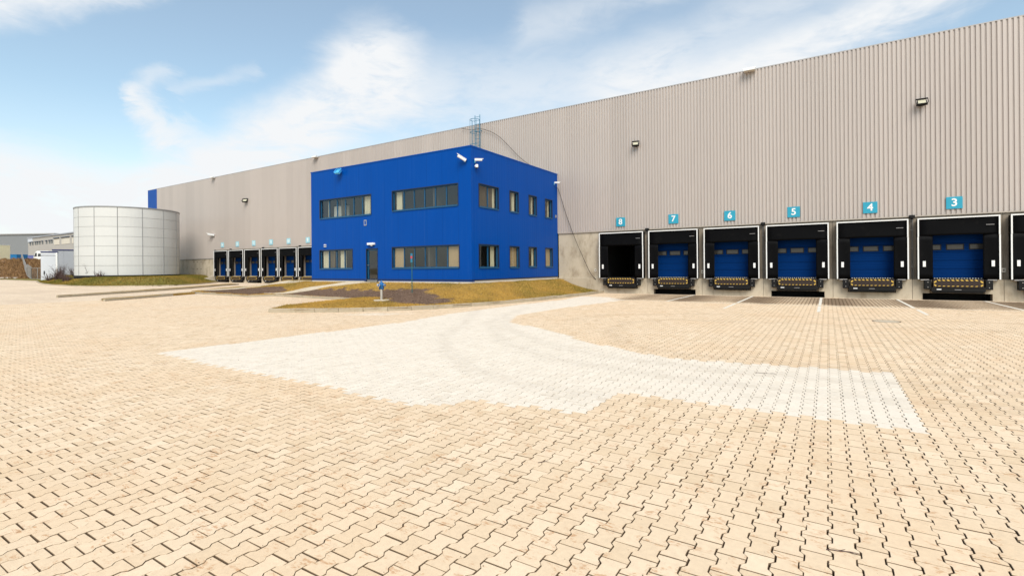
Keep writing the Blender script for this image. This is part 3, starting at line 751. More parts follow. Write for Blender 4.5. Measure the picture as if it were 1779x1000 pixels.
# shell behind the sheets, roof
mb = MB(); mb.box(-78.2, XR, D+.25, D+.30, 4.0, 12.45); mb.box(-78.2, -78.0, D+.3, 95, 0, 12.4); mb.box(XR-.2, XR, D+.3, 95, 0, 12.4); mb.box(-78, XR, 94.8, 95, 0, 12.4)
W(mb, 'inner_wall', M['darkvoid']); W(MB().box(-78.2, XR, D+.02, 95, 12.38, 12.44), 'roof', M['roof'])
n_ = 16
for q in range(n_):
    a = -78.3+(XR+78.3)*q/n_; b = -78.3+(XR+78.3)*(q+1)/n_-.006
    zz = zroof(a); z2 = zroof(b); mb = MB(); mb.v = [(a, D-.052, zz), (b, D-.052, z2), (b, D+.3, z2), (a, D+.3, zz), (a, D-.052, zz+.05), (b, D-.052, z2+.05), (b, D+.3, z2+.05), (a, D+.3, zz+.05)]
    mb.f = [(0, 1, 2, 3), (4, 5, 6, 7), (0, 1, 5, 4), (1, 2, 6, 5), (2, 3, 7, 6), (3, 0, 4, 7)]
    W(mb, 'parapet_cap', M['trim'])
W(MB().box(-60.9, -29.4, D-.07, D-.045, 4.035, 4.095), 'drip_flashing', M['beigetrim']); W(MB().box(-15.9, XR, D-.07, D-.045, 4.045, 4.10), 'drip_flashing', M['beigetrim'])
W(MB().box(-75.7, -60.95, D-.06, D-.042, 3.06, 3.11), 'drip_flashing', M['trim'])
# concrete base, one precast panel per bay, with pits under every second leveller
DOCKS_R = [-11.25+3.28*i for i in range(7)]; DOCKS_L = [-59.25+3.19*i for i in range(6)]
def bay(cx, w2a, w2b, pit, opened, z0):
    T0, T1 = D, D+.30
    x0, x1 = cx-w2a+.006, cx+w2b-.006; zt = 4.075
    mb = MB()
    pw_ = 1.26; lo, hi = z0-.1, .33 if z0 < .1 else .62
    if pit:
        mb.box(x0, cx-pw_, T0, T1, lo, hi); mb.box(cx+pw_, x1, T0, T1, lo, hi)
    else: mb.box(x0, x1, T0, T1, lo, hi)
    if opened:
        mb.box(x0, x1, T0, T1, hi, .95); mb.box(x0, cx-1.15, T0, T1, .95, 3.3); mb.box(cx+1.15, x1, T0, T1, .95, 3.3); mb.box(x0, x1, T0, T1, 3.3, zt)
    else: mb.box(x0, x1, T0, T1, hi, zt)
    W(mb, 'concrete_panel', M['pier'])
    # lower part slightly proud, pier faces beside the leveller
    for a, b in ((x0+.002, cx-1.0), (cx+1.0, x1-.002)):
        mb = MB()
        if pit:
            e0, e1 = (a, cx-pw_) if a < cx-1.1 and b <= cx else (cx+pw_, b)
            mb.box(e0, e1, D-.12, D-.002, z0-.1, hi-.01)
        else: mb.box(a, b, D-.12, D-.002, z0-.1, hi-.01)
        mb.box(a, b, D-.12, D-.002, hi-.0101, .985)
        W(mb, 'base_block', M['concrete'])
    if not pit: W(MB().box(cx-.998, cx+.998, D-.12, D-.002, z0-.1, hi-.012), 'base_block', M['concrete'], bevel=.01)
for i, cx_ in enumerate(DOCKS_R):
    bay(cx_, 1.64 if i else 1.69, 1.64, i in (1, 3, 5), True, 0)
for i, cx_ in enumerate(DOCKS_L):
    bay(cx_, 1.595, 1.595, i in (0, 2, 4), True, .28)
W(MB().box(-15.9, DOCKS_R[0]-1.69, D, D+.3, -.1, 4.07), 'concrete_panel', M['concrete'])
W(MB().box(-15.9, DOCKS_R[0]-1.69, D-.13, D-.004, -.1, .985), 'base_block', M['concrete'], bevel=.01)
W(MB().box(DOCKS_R[-1]+1.64, XR, D, D+.3, -.1, 4.07), 'concrete_panel', M['concrete'])
W(MB().box(DOCKS_L[-1]+1.595, -29.4, D, D+.3, .1, 4.07), 'concrete_panel', M['concrete'])
for a, b in ((-75.7, -71.5), (-71.5, -67.3), (-67.3, -63.9), (-63.9, -60.85)):
    W(MB().box(a+.01, b-.01, D, D+.3, .2, 3.08), 'concrete_panel', M['concrete'])
for i, (x_, z_) in enumerate([(a, b) for a in (-66.2, -65.4, -64.5) for b in (2.72, 1.88)]):
    o = MB().tube((x_+20, -.012, z_), (x_+20, .05, z_), .06, .06, 10).build('fixing_hole', M['blackmetal'], wh)
# wing wall of concrete falling from the dock floor at the grey plinth's end
mb = MB().prism([(-61.3, .25), (-60.95, .25), (-60.95, 1.0), (-61.3, 1.0)], 'y', D-2.2, D-.01)
W(MB().prism([(D-2.6, .2), (D-.02, .2), (D-.02, 1.05), (D-.4, 1.05), (D-2.6, .35)], 'x', -61.15, -60.95), 'wing_wall', M['concrete'])
# dark interior of the open dock
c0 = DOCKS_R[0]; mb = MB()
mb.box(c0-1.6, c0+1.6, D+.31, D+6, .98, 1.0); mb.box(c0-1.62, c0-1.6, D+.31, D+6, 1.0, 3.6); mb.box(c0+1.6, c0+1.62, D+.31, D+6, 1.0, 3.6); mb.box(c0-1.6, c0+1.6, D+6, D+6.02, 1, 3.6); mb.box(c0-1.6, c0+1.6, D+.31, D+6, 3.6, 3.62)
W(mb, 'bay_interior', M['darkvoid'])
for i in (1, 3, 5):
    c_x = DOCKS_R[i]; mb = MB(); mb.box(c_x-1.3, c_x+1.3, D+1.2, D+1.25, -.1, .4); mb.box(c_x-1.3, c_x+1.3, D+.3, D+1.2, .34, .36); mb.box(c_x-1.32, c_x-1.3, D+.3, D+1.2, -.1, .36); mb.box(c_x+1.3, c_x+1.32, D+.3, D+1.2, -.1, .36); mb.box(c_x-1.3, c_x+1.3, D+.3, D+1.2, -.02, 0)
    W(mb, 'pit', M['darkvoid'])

# ------------------------------------------------------------------ loading docks
def make_dock(door=True):
    r = empty('loading_dock', (0, D, 0))
    FY = -.45; HW = 1.475; ZT = 3.93; ZB = 1.0
    # shelter body: side and top boards
    mb = MB(); mb.box(-HW+.01, -HW+.04, FY+.01, -.06, ZB, ZT-.02); mb.box(HW-.04, HW-.01, FY+.01, -.06, ZB, ZT-.02); mb.box(-HW+.01, HW-.01, FY+.01, -.06, ZT-.05, ZT-.02)
    mb.build('shelter_frame', M['black'], r)
    for s_ in (-1, 1):
        a_, b_ = sorted((s_*1.17, s_*(HW-.05))); MB().box(a_, b_, -.03, -.012, ZB+.0, ZT-.06).build('back_board', M['black'], r)
    # curtains, slightly bellied
    def curtain(x0, x1, z0, z1, name, seed, flare=0.):
        mb = MB(); nx, nz = 9, 9; rs = random.Random(seed); ph = rs.random()*6
        for j in range(nz):
            for i in range(nx):
                u = i/(nx-1); v = j/(nz-1); b = math.sin(math.pi*u)*math.sin(math.pi*v)*.014+.007*math.sin(u*5+v*4+ph)
                mb.v.append((x0+(x1-x0)*u, FY+.045+b+flare*(u if x0 < 0 else 1-u), z0+(z1-z0)*v))
        for j in range(nz-1):
            for i in range(nx-1): a = j*nx+i; mb.f.append((a, a+1, a+nx+1, a+nx))
        o = mb.build(name, M['black'], r, smooth=True)
        md = o.modifiers.new('thick', 'SOLIDIFY'); md.thickness = .006; return o
    curtain(-HW+.05, HW-.05, 3.08, ZT-.055, 'head_curtain', 3)
    curtain(-HW+.05, -.89, ZB+.01, 3.12, 'side_curtain', 5, .04); curtain(.89, HW-.05, ZB+.01, 3.12, 'side_curtain', 6, .04)
    # white edging
    for s_ in (-1, 1):
        mb = MB(); a, b = sorted((s_*HW, s_*(HW-.055)))
        mb.box(a, b, FY-.012, FY+.03, ZB, 3.04); mb.box(a-.006*s_, b-.006*s_, FY-.016, FY+.03, 3.044, ZT)
        mb.build('edge_trim', M['white'], r, bevel=.004)
        MB().box(s_*1.22-.055, s_*1.22+.055, FY+.015, FY+.027, 1.60, 1.87).build('marker_plate', M['white'], r)
    MB().box(-HW+.058, HW-.058, FY-.012, FY+.03, ZT-.055, ZT).build('head_trim', M['white'], r)
    MB().box(.99, 1.27, FY+.01, FY+.02, 3.50, 3.52).build('maker_strip', M['trim'], r)
    for s_ in (-1, 1):          # bracket feet under the shelter
        MB().box(s_*1.2-.16, s_*1.2+.16, FY+.06, FY+.4, ZB-.05, ZB-.004).build('foot_bracket', M['trim'], r)
    if door:
        d = empty('door', (0, .22, 1.06)); d.parent = r
        for k in range(5):
            z0 = .415*k
            MB().box(-1.14, 1.14, -.05, 0, z0+.008, z0+.411).build('door_panel', M['doorblue'], d, bevel=.004)
        for x_ in (-.83, 0, .83):
            mb = MB(); mb.box(x_-.33, x_+.33, -.062, -.0505, 1.33, 1.37); mb.box(x_-.33, x_+.33, -.062, -.0505, 1.58, 1.62); mb.box(x_-.33, x_-.29, -.062, -.0505, 1.37, 1.58); mb.box(x_+.29, x_+.33, -.062, -.0505, 1.37, 1.58)
            mb.build('window_frame', M['blackmetal'], d)
            MB().box(x_-.289, x_+.289, -.056, -.051, 1.371, 1.579).build('window_pane', M['doorpane'], d)
        mb = MB()
        for q in range(20): mb.box(-.93+q*.098, -.885+q*.098, -.42, -.39, -.03, -.005)
        mb.build('bottom_seal_marks', M['white'], d)['kind'] = 'stuff'
        MB().box(-1.14, 1.14, -.03, .0, 2.078, 2.4).build('door_lintel', M['blackmetal'], d)
    # leveller: dark plate with hazard border, black buffer below
    lv = empty('dock_leveller', (0, -.13, 0)); lv.parent = r
    MB().box(-.9, .9, -.32, .05, .62, 1.0).build('lip_plate', M['rust'], lv, bevel=.01)
    mb = MB(); y0, y1 = -.3265, -.3215
    for q in range(9):
        a = -.70+q*.165; mb.prism([(a-.05, .985), (a+.035, .985), (a+.085, .925), (a, .925)], 'y', y0, y1)
        b_ = -.68+q*.165; mb.prism([(b_-.05, .665), (b_+.035, .665), (b_+.06, .695), (b_-.02, .695)], 'y', y0, y1)
    for s_ in (-1, 1):
        for zz in (.90, .76):
            sg = -s_ if zz > .8 else s_
            p = [(s_*.78, zz-.03), (s_*.87, zz-.085), (s_*.87, zz-.01), (s_*.78, zz+.05)] if zz > .8 else [(s_*.78, zz-.04), (s_*.87, zz+.02), (s_*.87, zz-.045), (s_*.80, zz-.1)]
            mb.prism(p, 'y', y0, y1)
    mb.build('hazard_stripes', M['yellow'], lv)['kind'] = 'stuff'
    MB().box(-.97, .97, -.30, .0, .42, .615).build('buffer_beam', M['blackmetal'], lv, bevel=.012)
    MB().box(-.90, .90, -.26, .02, .36, .42).build('lower_rail', M['blackmetal'], lv)
    MB().box(-.77, -.60, -.306, -.3005, .50, .545).build('rating_label', M['white'], lv)
    MB().box(-.12, .12, -.304, -.3005, .505, .525).build('maker_label', M['trim'], lv)
    for s_ in (-1, 1):
        bp = MB().box(s_*1.09-.13, s_*1.09+.13, -.40, -.125, .52, .965).build('rubber_buffer', M['blackmetal'], r, bevel=.015)
        for zz in (.62, .86): MB().tube((s_*1.09, -.402, zz), (s_*1.09, -.412, zz), .018, .018, 8).build('bolt', M['steel'], bp)
    return r
proto = make_dock(True); DR = 'numbered loading docks with black shelters right of the office'; DL = 'loading docks with black shelters left of the office'
nums = ['8', '7', '6', '5', '4', '3', '2']
lab_r = {'7': 'loading dock with closed blue door and black pit gap, under the sign seven', '6': 'loading dock with closed blue door under the sign six', '5': 'loading dock with closed blue door and black pit gap, under the sign five',
         '4': 'loading dock with closed blue door under the sign four', '3': 'loading dock with closed blue door above a wide black pit, under the sign three', '2': 'black loading dock cut off by the right edge of the picture'}
for i, n_ in enumerate(nums):
    if n_ == '8':
        o = make_dock(False); o.location.x = DOCKS_R[0]; tag(o, 'open black loading dock without a door, under the sign eight', 'loading dock', DR)
        mb = MB()
        for q in range(4): mb.box(-1.0, -.955, -.2, -.19, 1.08+q*.19, 1.17+q*.19)
        mb.build('post_stripes', M['yellow'], o)['kind'] = 'stuff'
        continue
    o = proto if n_ == '7' else copy_tree(proto)
    o.location.x = DOCKS_R[i]; tag(o, lab_r[n_], 'loading dock', DR)
for o in []: pass
left_lab = ['leftmost loading dock of the far row, beside the concrete plinth', 'second loading dock from the left in the far row', 'third loading dock from the left in the far row',
            'fourth loading dock from the left in the far row', 'fifth loading dock from the left in the far row', 'far loading dock half hidden by the left corner of the blue office']
for i, cx_ in enumerate(DOCKS_L):
    o = copy_tree(proto); o.location.x = cx_; tag(o, left_lab[i], 'loading dock', DL)
# number signs
def sign(x, txt, label, pale, group):
    r = empty('number_sign', (x, D-.045, 4.62), label=label, cat='sign', group=group)
    MB().box(-.30, .30, -.05, 0, -.285, .285).build('sign_panel', M['cyanpale' if pale else 'cyan'], r, bevel=.006)
    mb = MB()
    for x_ in (-.12, .12): mb.box(x_-.02, x_+.02, 0, .04, -.33, .3)
    mb.build('bracket', M['trim'], r)
    me = text_mesh(txt, .50 if len(txt) == 1 else .42, M['white']); o = bpy.data.objects.new('digits', me); col.objects.link(o); o.parent = r
    o.rotation_euler = (R(90), 0, 0); o.location = (0, -.056, 0)
for cx_, n_ in zip([-11.36, -7.99, -4.78, -1.55, 1.85, 5.10, 8.45], nums):
    sign(cx_, n_, 'cyan sign with a white %s above the dock doors' % {'8': 'eight', '7': 'seven', '6': 'six', '5': 'five', '4': 'four', '3': 'three', '2': 'two'}[n_], False, 'cyan dock number signs on the right')
pos = ['leftmost', 'second from the left', 'third from the left', 'fourth from the left', 'fifth from the left', 'rightmost']
for i, cx_ in enumerate([-59.5, -56.35, -53.12, -49.9, -46.84, -43.7]):
    sign(cx_, str(14-i), 'pale cyan number sign, %s above the far dock row' % pos[i], True, 'pale dock number signs on the left')

# small black dock lamps over the gaps, rain conduits, notice plates
def dock_lamp(x, label, g):
    r = empty('dock_lamp', (x, D-.05, 4.06), label=label, cat='lamp', group=g)
    MB().box(-.11, .11, -.16, 0, -.07, .07).build('housing', M['blackmetal'], r, bevel=.012); MB().tube((0, -.1, -.07), (0, -.13, -.12), .04, .05, 10).build('lens', M['lens'], r)
for i, x in enumerate([DOCKS_R[0]+1.64, DOCKS_R[2]+1.64, DOCKS_R[4]+1.64]):
    dock_lamp(x, ['small black lamp between docks eight and seven', 'small black lamp between docks six and five', 'small black lamp between docks four and three'][i], 'small black lamps over the dock gaps')
for i, x in enumerate([DOCKS_L[0]+1.6, DOCKS_L[2]+1.6, DOCKS_L[4]+1.6]):
    dock_lamp(x, ['small black lamp at the left end of the far dock row', 'small black lamp in the middle of the far dock row', 'small black lamp at the right of the far dock row'][i], 'small black lamps over the dock gaps')
for i, (x, nm) in enumerate(zip([DOCKS_R[0]+1.64, DOCKS_R[2]+1.64, DOCKS_R[4]+1.64], ['eight and seven', 'six and five', 'four and three'])):
    r = empty('conduit_pipe', (x, D-.02, 1.0), label='thin grey conduit running down between docks '+nm, cat='pipe', group='conduits between the docks')
    MB().tube((.03, -.03, 0), (.03, -.03, 3.0), .018, .018, 8).build('pipe', M['tankdark'], r)
    MB().tube((-.03, -.03, 0), (-.03, -.03, 3.0), .012, .012, 8).build('thin_pipe', M['tankdark'], r)
    mb = MB()
    for z_ in (.6, 1.5, 2.4): mb.box(-.05, .05, -.055, .02, z_, z_+.02)
    mb.build('clip', M['trim'], r)
for x, z_, lb in ((-13.15, 1.51, 'small square notice plate on the concrete left of the open dock'), (-6.33, 1.38, 'small notice plate between docks seven and six'), (6.80, 1.42, 'small pinkish notice plate right of dock three')):
    r = empty('notice_plate', (x, D-.02, z_), label=lb, cat='sign', group='notice plates beside the docks')
    MB().box(-.07, .07, -.02, .018, -.1, .1).build('plate', M['plinthpale'], r); MB().tube((0, -.021, 0), (0, -.026, 0), .03, .03, 12).build('symbol', M['rust'], r)

# ------------------------------------------------------------------ lights and cameras on walls
def floodlight(loc, label, rz=0., tilt=50, s=1., col_='black'):
    r = empty('floodlight', loc, rz, label, 'floodlight', 'floodlights on the walls'); hm = M['blackmetal'] if col_ == 'black' else M['lampcyan']
    b = MB().box(-.03, .03, -.22, .02, -.03, .03).build('bracket', hm, r)
    h = empty('lamp_head', (0, -.22*s, 0)); h.parent = r; h.rotation_euler = (R(tilt-90), 0, 0); h.scale = (s, s, s)
    mb = MB(); mb.prism([(-.22, -.16), (.22, -.16), (.17, .16), (-.17, .16)], 'y', -.03, .09); mb.prism([(-.12, -.1), (.12, -.1), (.1, .1), (-.1, .1)], 'y', .09, .16)
    mb.build('housing', hm, h, bevel=.012)
    MB().box(-.15, .15, -.036, -.031, -.12, .12).build('glass', M['lampglass'] if col_ == 'black' else hm, h)
    mb = MB(); mb.box(-.24, .24, -.10, -.03, .16, .175); mb.box(-.24, -.225, -.09, -.03, -.14, .16); mb.box(.225, .24, -.09, -.03, -.14, .16); mb.build('visor', hm, h)
floodlight((3.91, D-.05, 9.55), 'black floodlight high on the cladding above dock three')
floodlight((-10.32, D-.05, 9.5), 'black floodlight high on the cladding above dock eight', rz=.25)
floodlight((-54.49, D-.05, 9.36), 'black floodlight on the far cladding above the left dock row', rz=.5, s=1.25)
floodlight((-26.26, 21.25, 7.92), 'pale blue floodlight under the office parapet', col_='cyan')
for x, lb in ((-3.66, 'white box light at the roof edge above dock five'), (-42.23, 'white box light at the roof edge left of the office'), (-61.2, 'white box light at the roof edge near the tank')):
    r = empty('roof_light', (x, D-.06, zroof(x)-.02), label=lb, cat='light', group='white box lights along the roof edge')
    MB().prism([(-.30, -.08), (.30, -.08), (.34, .06), (-.34, .06)], 'y', -.36, -.04).build('housing', M['camwhite'], r, bevel=.01)
    MB().box(-.28, .28, -.34, -.06, -.095, -.082).build('diffuser', M['farpale'], r); MB().box(-.05, .05, -.04, .04, -.05, .05).build('bracket', M['trim'], r)
def cctv(loc, wall_rz, aim_rz, label, pitch=-20, s=1., down=.0):
    r = empty('security_camera', loc, wall_rz, label, 'camera', 'white security cameras')
    MB().box(-.06, .06, -.02, 0, -.09, .09).build('wall_plate', M['lampcyan'], r, bevel=.006)
    MB().tube((0, -.02, 0), (0, -.14, .03), .028, .022, 10).build('arm', M['camwhite'], r)
    h = empty('camera_head', (0, -.16, .05)); h.parent = r; h.rotation_euler = (R(pitch), 0, aim_rz); h.scale = (s, s, s)
    mb = MB(); mb.tube((0, .14, 0), (0, -.26, 0), .062, .062, 14); mb.build('housing', M['camwhite'], h, smooth=False)
    MB().box(-.072, .072, -.33, .14, .05, .068).build('sun_shield', M['camwhite'], h); MB().tube((0, -.262, 0), (0, -.268, 0), .05, .05, 14).build('lens', M['lens'], h)
cctv((-16.32, 21.27, 7.46), 0, R(-55), 'white camera on a blue plate near the corner of the left office face', -32, 1.25)
cctv((-15.92, 21.62, 7.43), R(90), R(40), 'white camera just right of the office corner, above a dome camera', 0, 1.0)
cctv((-15.92, 30.8, 7.48), R(90), R(30), 'white camera at the far right top of the office', 0, .9)
cctv((-61.44, D-.05, 5.81), 0, R(-60), 'white camera on the cladding left of the far dock row', -10, 2.0)
r = empty('dome_camera', (-15.90, 21.62, 7.12), label='small white dome camera below the corner camera', cat='camera')
MB().lathe([(.07, .12), (.085, .08), (.085, -.02), (.06, -.05)], (.10, 0, 0), 16).build('housing', M['camwhite'], r); MB().box(-.02, .1, -.03, .03, .02, .08).build('bracket', M['camwhite'], r); MB().lathe([(.058, -.05), (.05, -.10), (.02, -.125)], (.10, 0, 0), 14).build('dome', M['lens'], r)

# ------------------------------------------------------------------ office
OX0, OX1, OY0, OY1 = -29.33, -15.94, 21.29, 31.31
ZF, ZW0, ZTOP = .95, 1.06, 8.16
off = empty('office_building', ((OX0+OX1)/2, OY0, ZF), label='two-storey bright blue office block standing in front of the warehouse', cat='office')
OL = Vector(off.location)
def O(mb, name, m, **k):
    o = mb.build(name, m, off, **k); o.location = -OL; return o
FRONT = [(-28.42, -23.58, 5.05, 6.26), (-21.74, -16.84, 5.12, 6.28), (-28.47, -25.28, 1.75, 2.96), (-21.78, -16.79, 1.75, 2.97), (-23.98, -23.05, 1.0, 2.93)]
SIDE = [(22.0, 23.89, 5.05, 6.28), (25.1, 26.08, 5.06, 6.28), (27.35, 28.33, 5.06, 6.28), (29.52, 30.5, 5.06, 6.28),
        (21.97, 23.87, 1.74, 2.99), (25.07, 26.12, 1.73, 2.98), (27.3, 28.28, 1.76, 3.0), (29.5, 30.5, 1.75, 3.0)]
def wall_with_holes(a0, a1, z0, z1, holes, put):
    As = sorted({a0, a1, *[h[0] for h in holes], *[h[1] for h in holes]}); Zs = sorted({z0, z1, *[h[2] for h in holes], *[h[3] for h in holes]})
    for i in range(len(As)-1):
        run = None
        for j in range(len(Zs)-1):
            am, zm = (As[i]+As[i+1])/2, (Zs[j]+Zs[j+1])/2
            hole = any(h[0] < am < h[1] and h[2] < zm < h[3] for h in holes)
            if not hole: run = [Zs[j], Zs[j+1]] if run is None else [run[0], Zs[j+1]]
            if hole or j == len(Zs)-2:
                if run: put(As[i], As[i+1], run[0], run[1]); run = None
TH = .25
mb = MB(); wall_with_holes(OX0, OX1, ZW0, ZTOP, FRONT, lambda a, b, c, d: mb.box(a, b, OY0, OY0+TH, c, d)); 
o = O(mb, 'front_wall', M['office'])
mb = MB(); wall_with_holes(OY0+TH, OY1, ZW0, ZTOP, SIDE, lambda a, b, c, d: mb.box(OX1-TH, OX1, a, b, c, d)); O(mb, 'side_wall', M['office'])
O(MB().box(OX0, OX0+TH, OY0+TH, OY1, ZW0, ZTOP), 'side_wall', M['office'])
mb = MB(); mb.box(OX0-.02, OX1+.02, OY0-.02, OY0+.3, ZTOP, ZTOP+.07); mb.box(OX1-.3, OX1+.02, OY0+.3, OY1, ZTOP, ZTOP+.07); mb.box(OX0-.02, OX0+.3, OY0+.3, OY1, ZTOP, ZTOP+.07); O(mb, 'parapet_cap', M['cladblue'])
mb = MB(); mb.box(OX0+.02, OX1-.02, OY0+.02, OY0+.2, .5, ZW0-.002); mb.box(OX1-.2, OX1-.02, OY0+.2, OY1, .5, ZW0-.002); mb.box(OX0+.02, OX0+.2, OY0+.2, OY1, .2, ZW0-.002); O(mb, 'plinth', M['plinthpale'])
mb = MB(); mb.box(OX0-.012, OX1+.012, OY0-.012, OY0-.001, ZW0-.01, ZW0+.05); mb.box(OX1+.001, OX1+.012, OY0+.0, OY1, ZW0-.01, ZW0+.05); O(mb, 'base_flashing', M['darkframe'])
O(MB().box(OX0+TH, OX1-TH, OY0+TH, OY1-.02, 7.7, 7.8), 'roof', M['roof'])
mb = MB(); mb.box(OX0+TH, OX1-TH, OY0+TH, OY1-.02, ZF, ZF+.05); mb.box(OX0+TH, OX1-TH, OY0+TH, OY1-.02, 3.9, 4.3); mb.box(OX0+TH, OX1-TH, OY0+TH, OY1-.02, 7.2, 7.3)
mb.box(OX0+TH, OX1-TH, 25.0, 25.1, 1.0, 3.9); mb.box(OX0+TH, OX1-TH, 25.0, 25.1, 4.3, 7.2)
for x in (-27, -24.6, -22.3, -19.2): mb.box(x, x+.1, OY0+TH, 25, 1.0, 3.9); mb.box(x+.4, x+.5, OY0+TH, 25, 4.3, 7.2)
mb.box(-19.0, -18.9, 25.1, OY1-.1, 1.0, 3.9); mb.box(-19.0, -18.9, 25.1, OY1-.1, 4.3, 7.2)
for y in (24.4, 26.7, 28.9): mb.box(-18.9, OX1-TH, y, y+.1, 1, 3.9); mb.box(-18.9, OX1-TH, y, y+.1, 4.3, 7.2)
O(mb, 'interior_partition', M['room'])
def window(a0, a1, z0, z1, n_, face, blinds):
    """face F: wall plane y=OY0; face S: wall plane x=OX1; blinds: list (start, end, kind) in 0..1 across"""
    w_ = empty('window', ((a0+a1)/2, OY0+.11, z0) if face == 'F' else (OX1-.11, (a0+a1)/2, z0)); 
    w_.parent = off; w_.location = Vector(w_.location)-OL
    if face == 'S': w_.rotation_euler = (0, 0, R(90))
    L = (a1-a0)/2; H_ = z1-z0; F = .045
    def B(mb, name, m): return mb.build(name, m, w_)
    mb = MB(); mb.box(-L+.012, L-.012, -.03, .04, .012, F+.012); mb.box(-L+.012, L-.012, -.03, .04, H_-F-.012, H_-.012); mb.box(-L+.012, -L+F+.012, -.03, .04, F+.012, H_-F-.012); mb.box(L-F-.012, L-.012, -.03, .04, F+.012, H_-F-.012)
    B(mb, 'frame', M['frame'])
    # sheet-metal reveal and sill
    mb = MB(); mb.box(-L-.05, L+.05, -.122, .13, H_-.010, H_+.04); mb.box(-L-.05, -L+.010, -.122, .13, -.04, H_-.010); mb.box(L-.010, L+.05, -.122, .13, -.04, H_-.010); B(mb, 'reveal', M['darkframe'])
    B(MB().box(-L+.010, L-.010, -.15, .13, -.045, .010), 'sill', M['frame'])
    xs_ = np.linspace(-L+F+.012, L-F-.012, n_+1)
    for k in range(1, n_): B(MB().box(xs_[k]-.022, xs_[k]+.022, -.032, .04, F+.0125, H_-F-.0125), 'mullion', M['frame'])
    for k in range(n_):
        a = xs_[k]+(.022 if k else 0); b = xs_[k+1]-(.022 if k < n_-1 else 0)
        B(MB().box(a+.001, b-.001, .005, .012, F+.0135, H_-F-.0135), 'pane', M['glass'])
    for s0, s1, kd in blinds:
        a = -L+F+(2*L-2*F)*s0; b = -L+F+(2*L-2*F)*s1; z_a = F if kd != 'cab' else F
        if kd == 'slat':
            mb = MB(); q = a
            while q < b: mb.box(q, min(q+.055, b), .10, .104+.01*random.random(), F, H_-F); q += .075
            B(mb, 'slat_blind', M['slatblind'])
        elif kd == 'curtain':
            mb = MB(); nn = 14
            for j in (0, 1):
                for i in range(nn+1): u = i/nn; mb.v.append((a+(b-a)*u, .11+.02*math.sin(i*1.9), F*.6 if j == 0 else H_-F*.6))
            for i in range(nn): mb.f.append((i, i+1, nn+2+i, nn+1+i))
            o = B(mb, 'curtain', M['curtain'])
        elif kd == 'cab': B(MB().box(a, b, .35, .6, 0, H_*.66), 'cabinet', M['cabinet'])
        else: B(MB().box(a, b, .07, .08, F*.7, H_-F*.7), 'blind', M[kd])
    return w_
window(*FRONT[0], 6, 'F', [(.115, .145, 'curtain'), (.17, .42, 'cab'), (.845, 1.0, 'curtain')])
window(*FRONT[1], 6, 'F', [(.02, .11, 'curtain')])
window(*FRONT[2], 4, 'F', [(.02, .21, 'curtain'), (.57, .74, 'curtain'), (.25, .40, 'slat')])
window(*FRONT[3], 6, 'F', [(.0, .165, 'blind'), (.835, 1.0, 'blind')])
window(*SIDE[0], 2, 'S', [(.0, .82, 'slat'), (.84, .96, 'curtain')])
window(*SIDE[1], 1, 'S', [(.0, .5, 'slat'), (.55, .9, 'curtain')])
window(*SIDE[2], 1, 'S', [(.0, .6, 'slat'), (.65, .85, 'curtain')])
window(*SIDE[3], 1, 'S', [(.0, .7, 'slat'), (.72, .9, 'curtain')])
window(*SIDE[4], 2, 'S', [(.02, .10, 'curtain'), (.72, .95, 'curtain')])
window(*SIDE[5], 1, 'S', [(.0, 1.0, 'blind')])
window(*SIDE[6], 1, 'S', [(.0, .38, 'curtain'), (.72, 1.0, 'curtain')])
window(*SIDE[7], 1, 'S', [(.0, 1.0, 'blind')])
# entrance door
dr = empty('door', (-23.515, OY0+.10, 1.0)); dr.parent = off; dr.location = Vector(dr.location)-OL
mb = MB(); mb.box(-.46, -.38, -.04, .04, 0, 1.92); mb.box(.38, .46, -.04, .04, 0, 1.92); mb.box(-.38, .38, -.04, .04, 1.84, 1.92); mb.box(-.38, .38, -.04, .04, 0, .10); mb.build('frame', M['frame'], dr)
mb = MB(); mb.box(-.52, -.465, -.115, .06, -.02, 1.97); mb.box(.465, .52, -.115, .06, -.02, 1.97); mb.box(-.52, .52, -.115, .06, 1.925, 1.975); mb.build('reveal', M['darkframe'], dr)
MB().box(-.379, .379, .0, .008, .101, 1.839).build('pane', M['glass'], dr)
mb = MB(); mb.tube((-.41, -.045, .95), (-.41, -.09, .95), .012, .012, 8); mb.tube((-.41, -.09, .95), (-.29, -.09, .95), .011, .011, 8); mb.build('handle', M['steel'], dr)
MB().box(-.52, .52, -.25, .05, -.05, -.015).build('threshold', M['blackmetal'], dr)
# things on the office wall
r = empty('door_lamp', (-23.5, OY0, 3.18), label='white strip lamp above the office entrance door', cat='lamp')
MB().box(-.28, .28, -.16, -.001, 0, .13).build('housing', M['camwhite'], r, bevel=.012); MB().lathe([(.05, -.07), (.07, -.03), (.07, 0)], (.05, -.08, 0), 12).build('sensor', M['camwhite'], r)
r = empty('wall_vent', (-24.06, OY0, 4.56), label='small framed vent plate on the left office face', cat='vent')
mb = MB(); mb.box(-.11, .11, -.03, -.001, -.17, -.13); mb.box(-.11, .11, -.03, -.001, .13, .17); mb.box(-.11, -.075, -.03, -.001, -.13, .13); mb.box(.075, .11, -.03, -.001, -.13, .13); mb.build('frame', M['steel'], r); MB().box(-.074, .074, -.018, -.001, -.129, .129).build('grille', M['cladblue'], r)
for z_, lb in ((3.23, 'upper of two small white fittings above the lower left window'), (2.99+.12, 'lower of two small white fittings above the lower left window')):
    r = empty('wall_fitting', (-27.88, OY0, z_+.1), label=lb, cat='fitting', group='small white fittings on the office wall'); MB().box(-.10, .10, -.07, -.001, -.025, .02).build('cover', M['camwhite'], r, bevel=.006)
    MB().box(-.03, .03, -.05, -.001, -.05, -.026).build('socket', M['trim'], r)
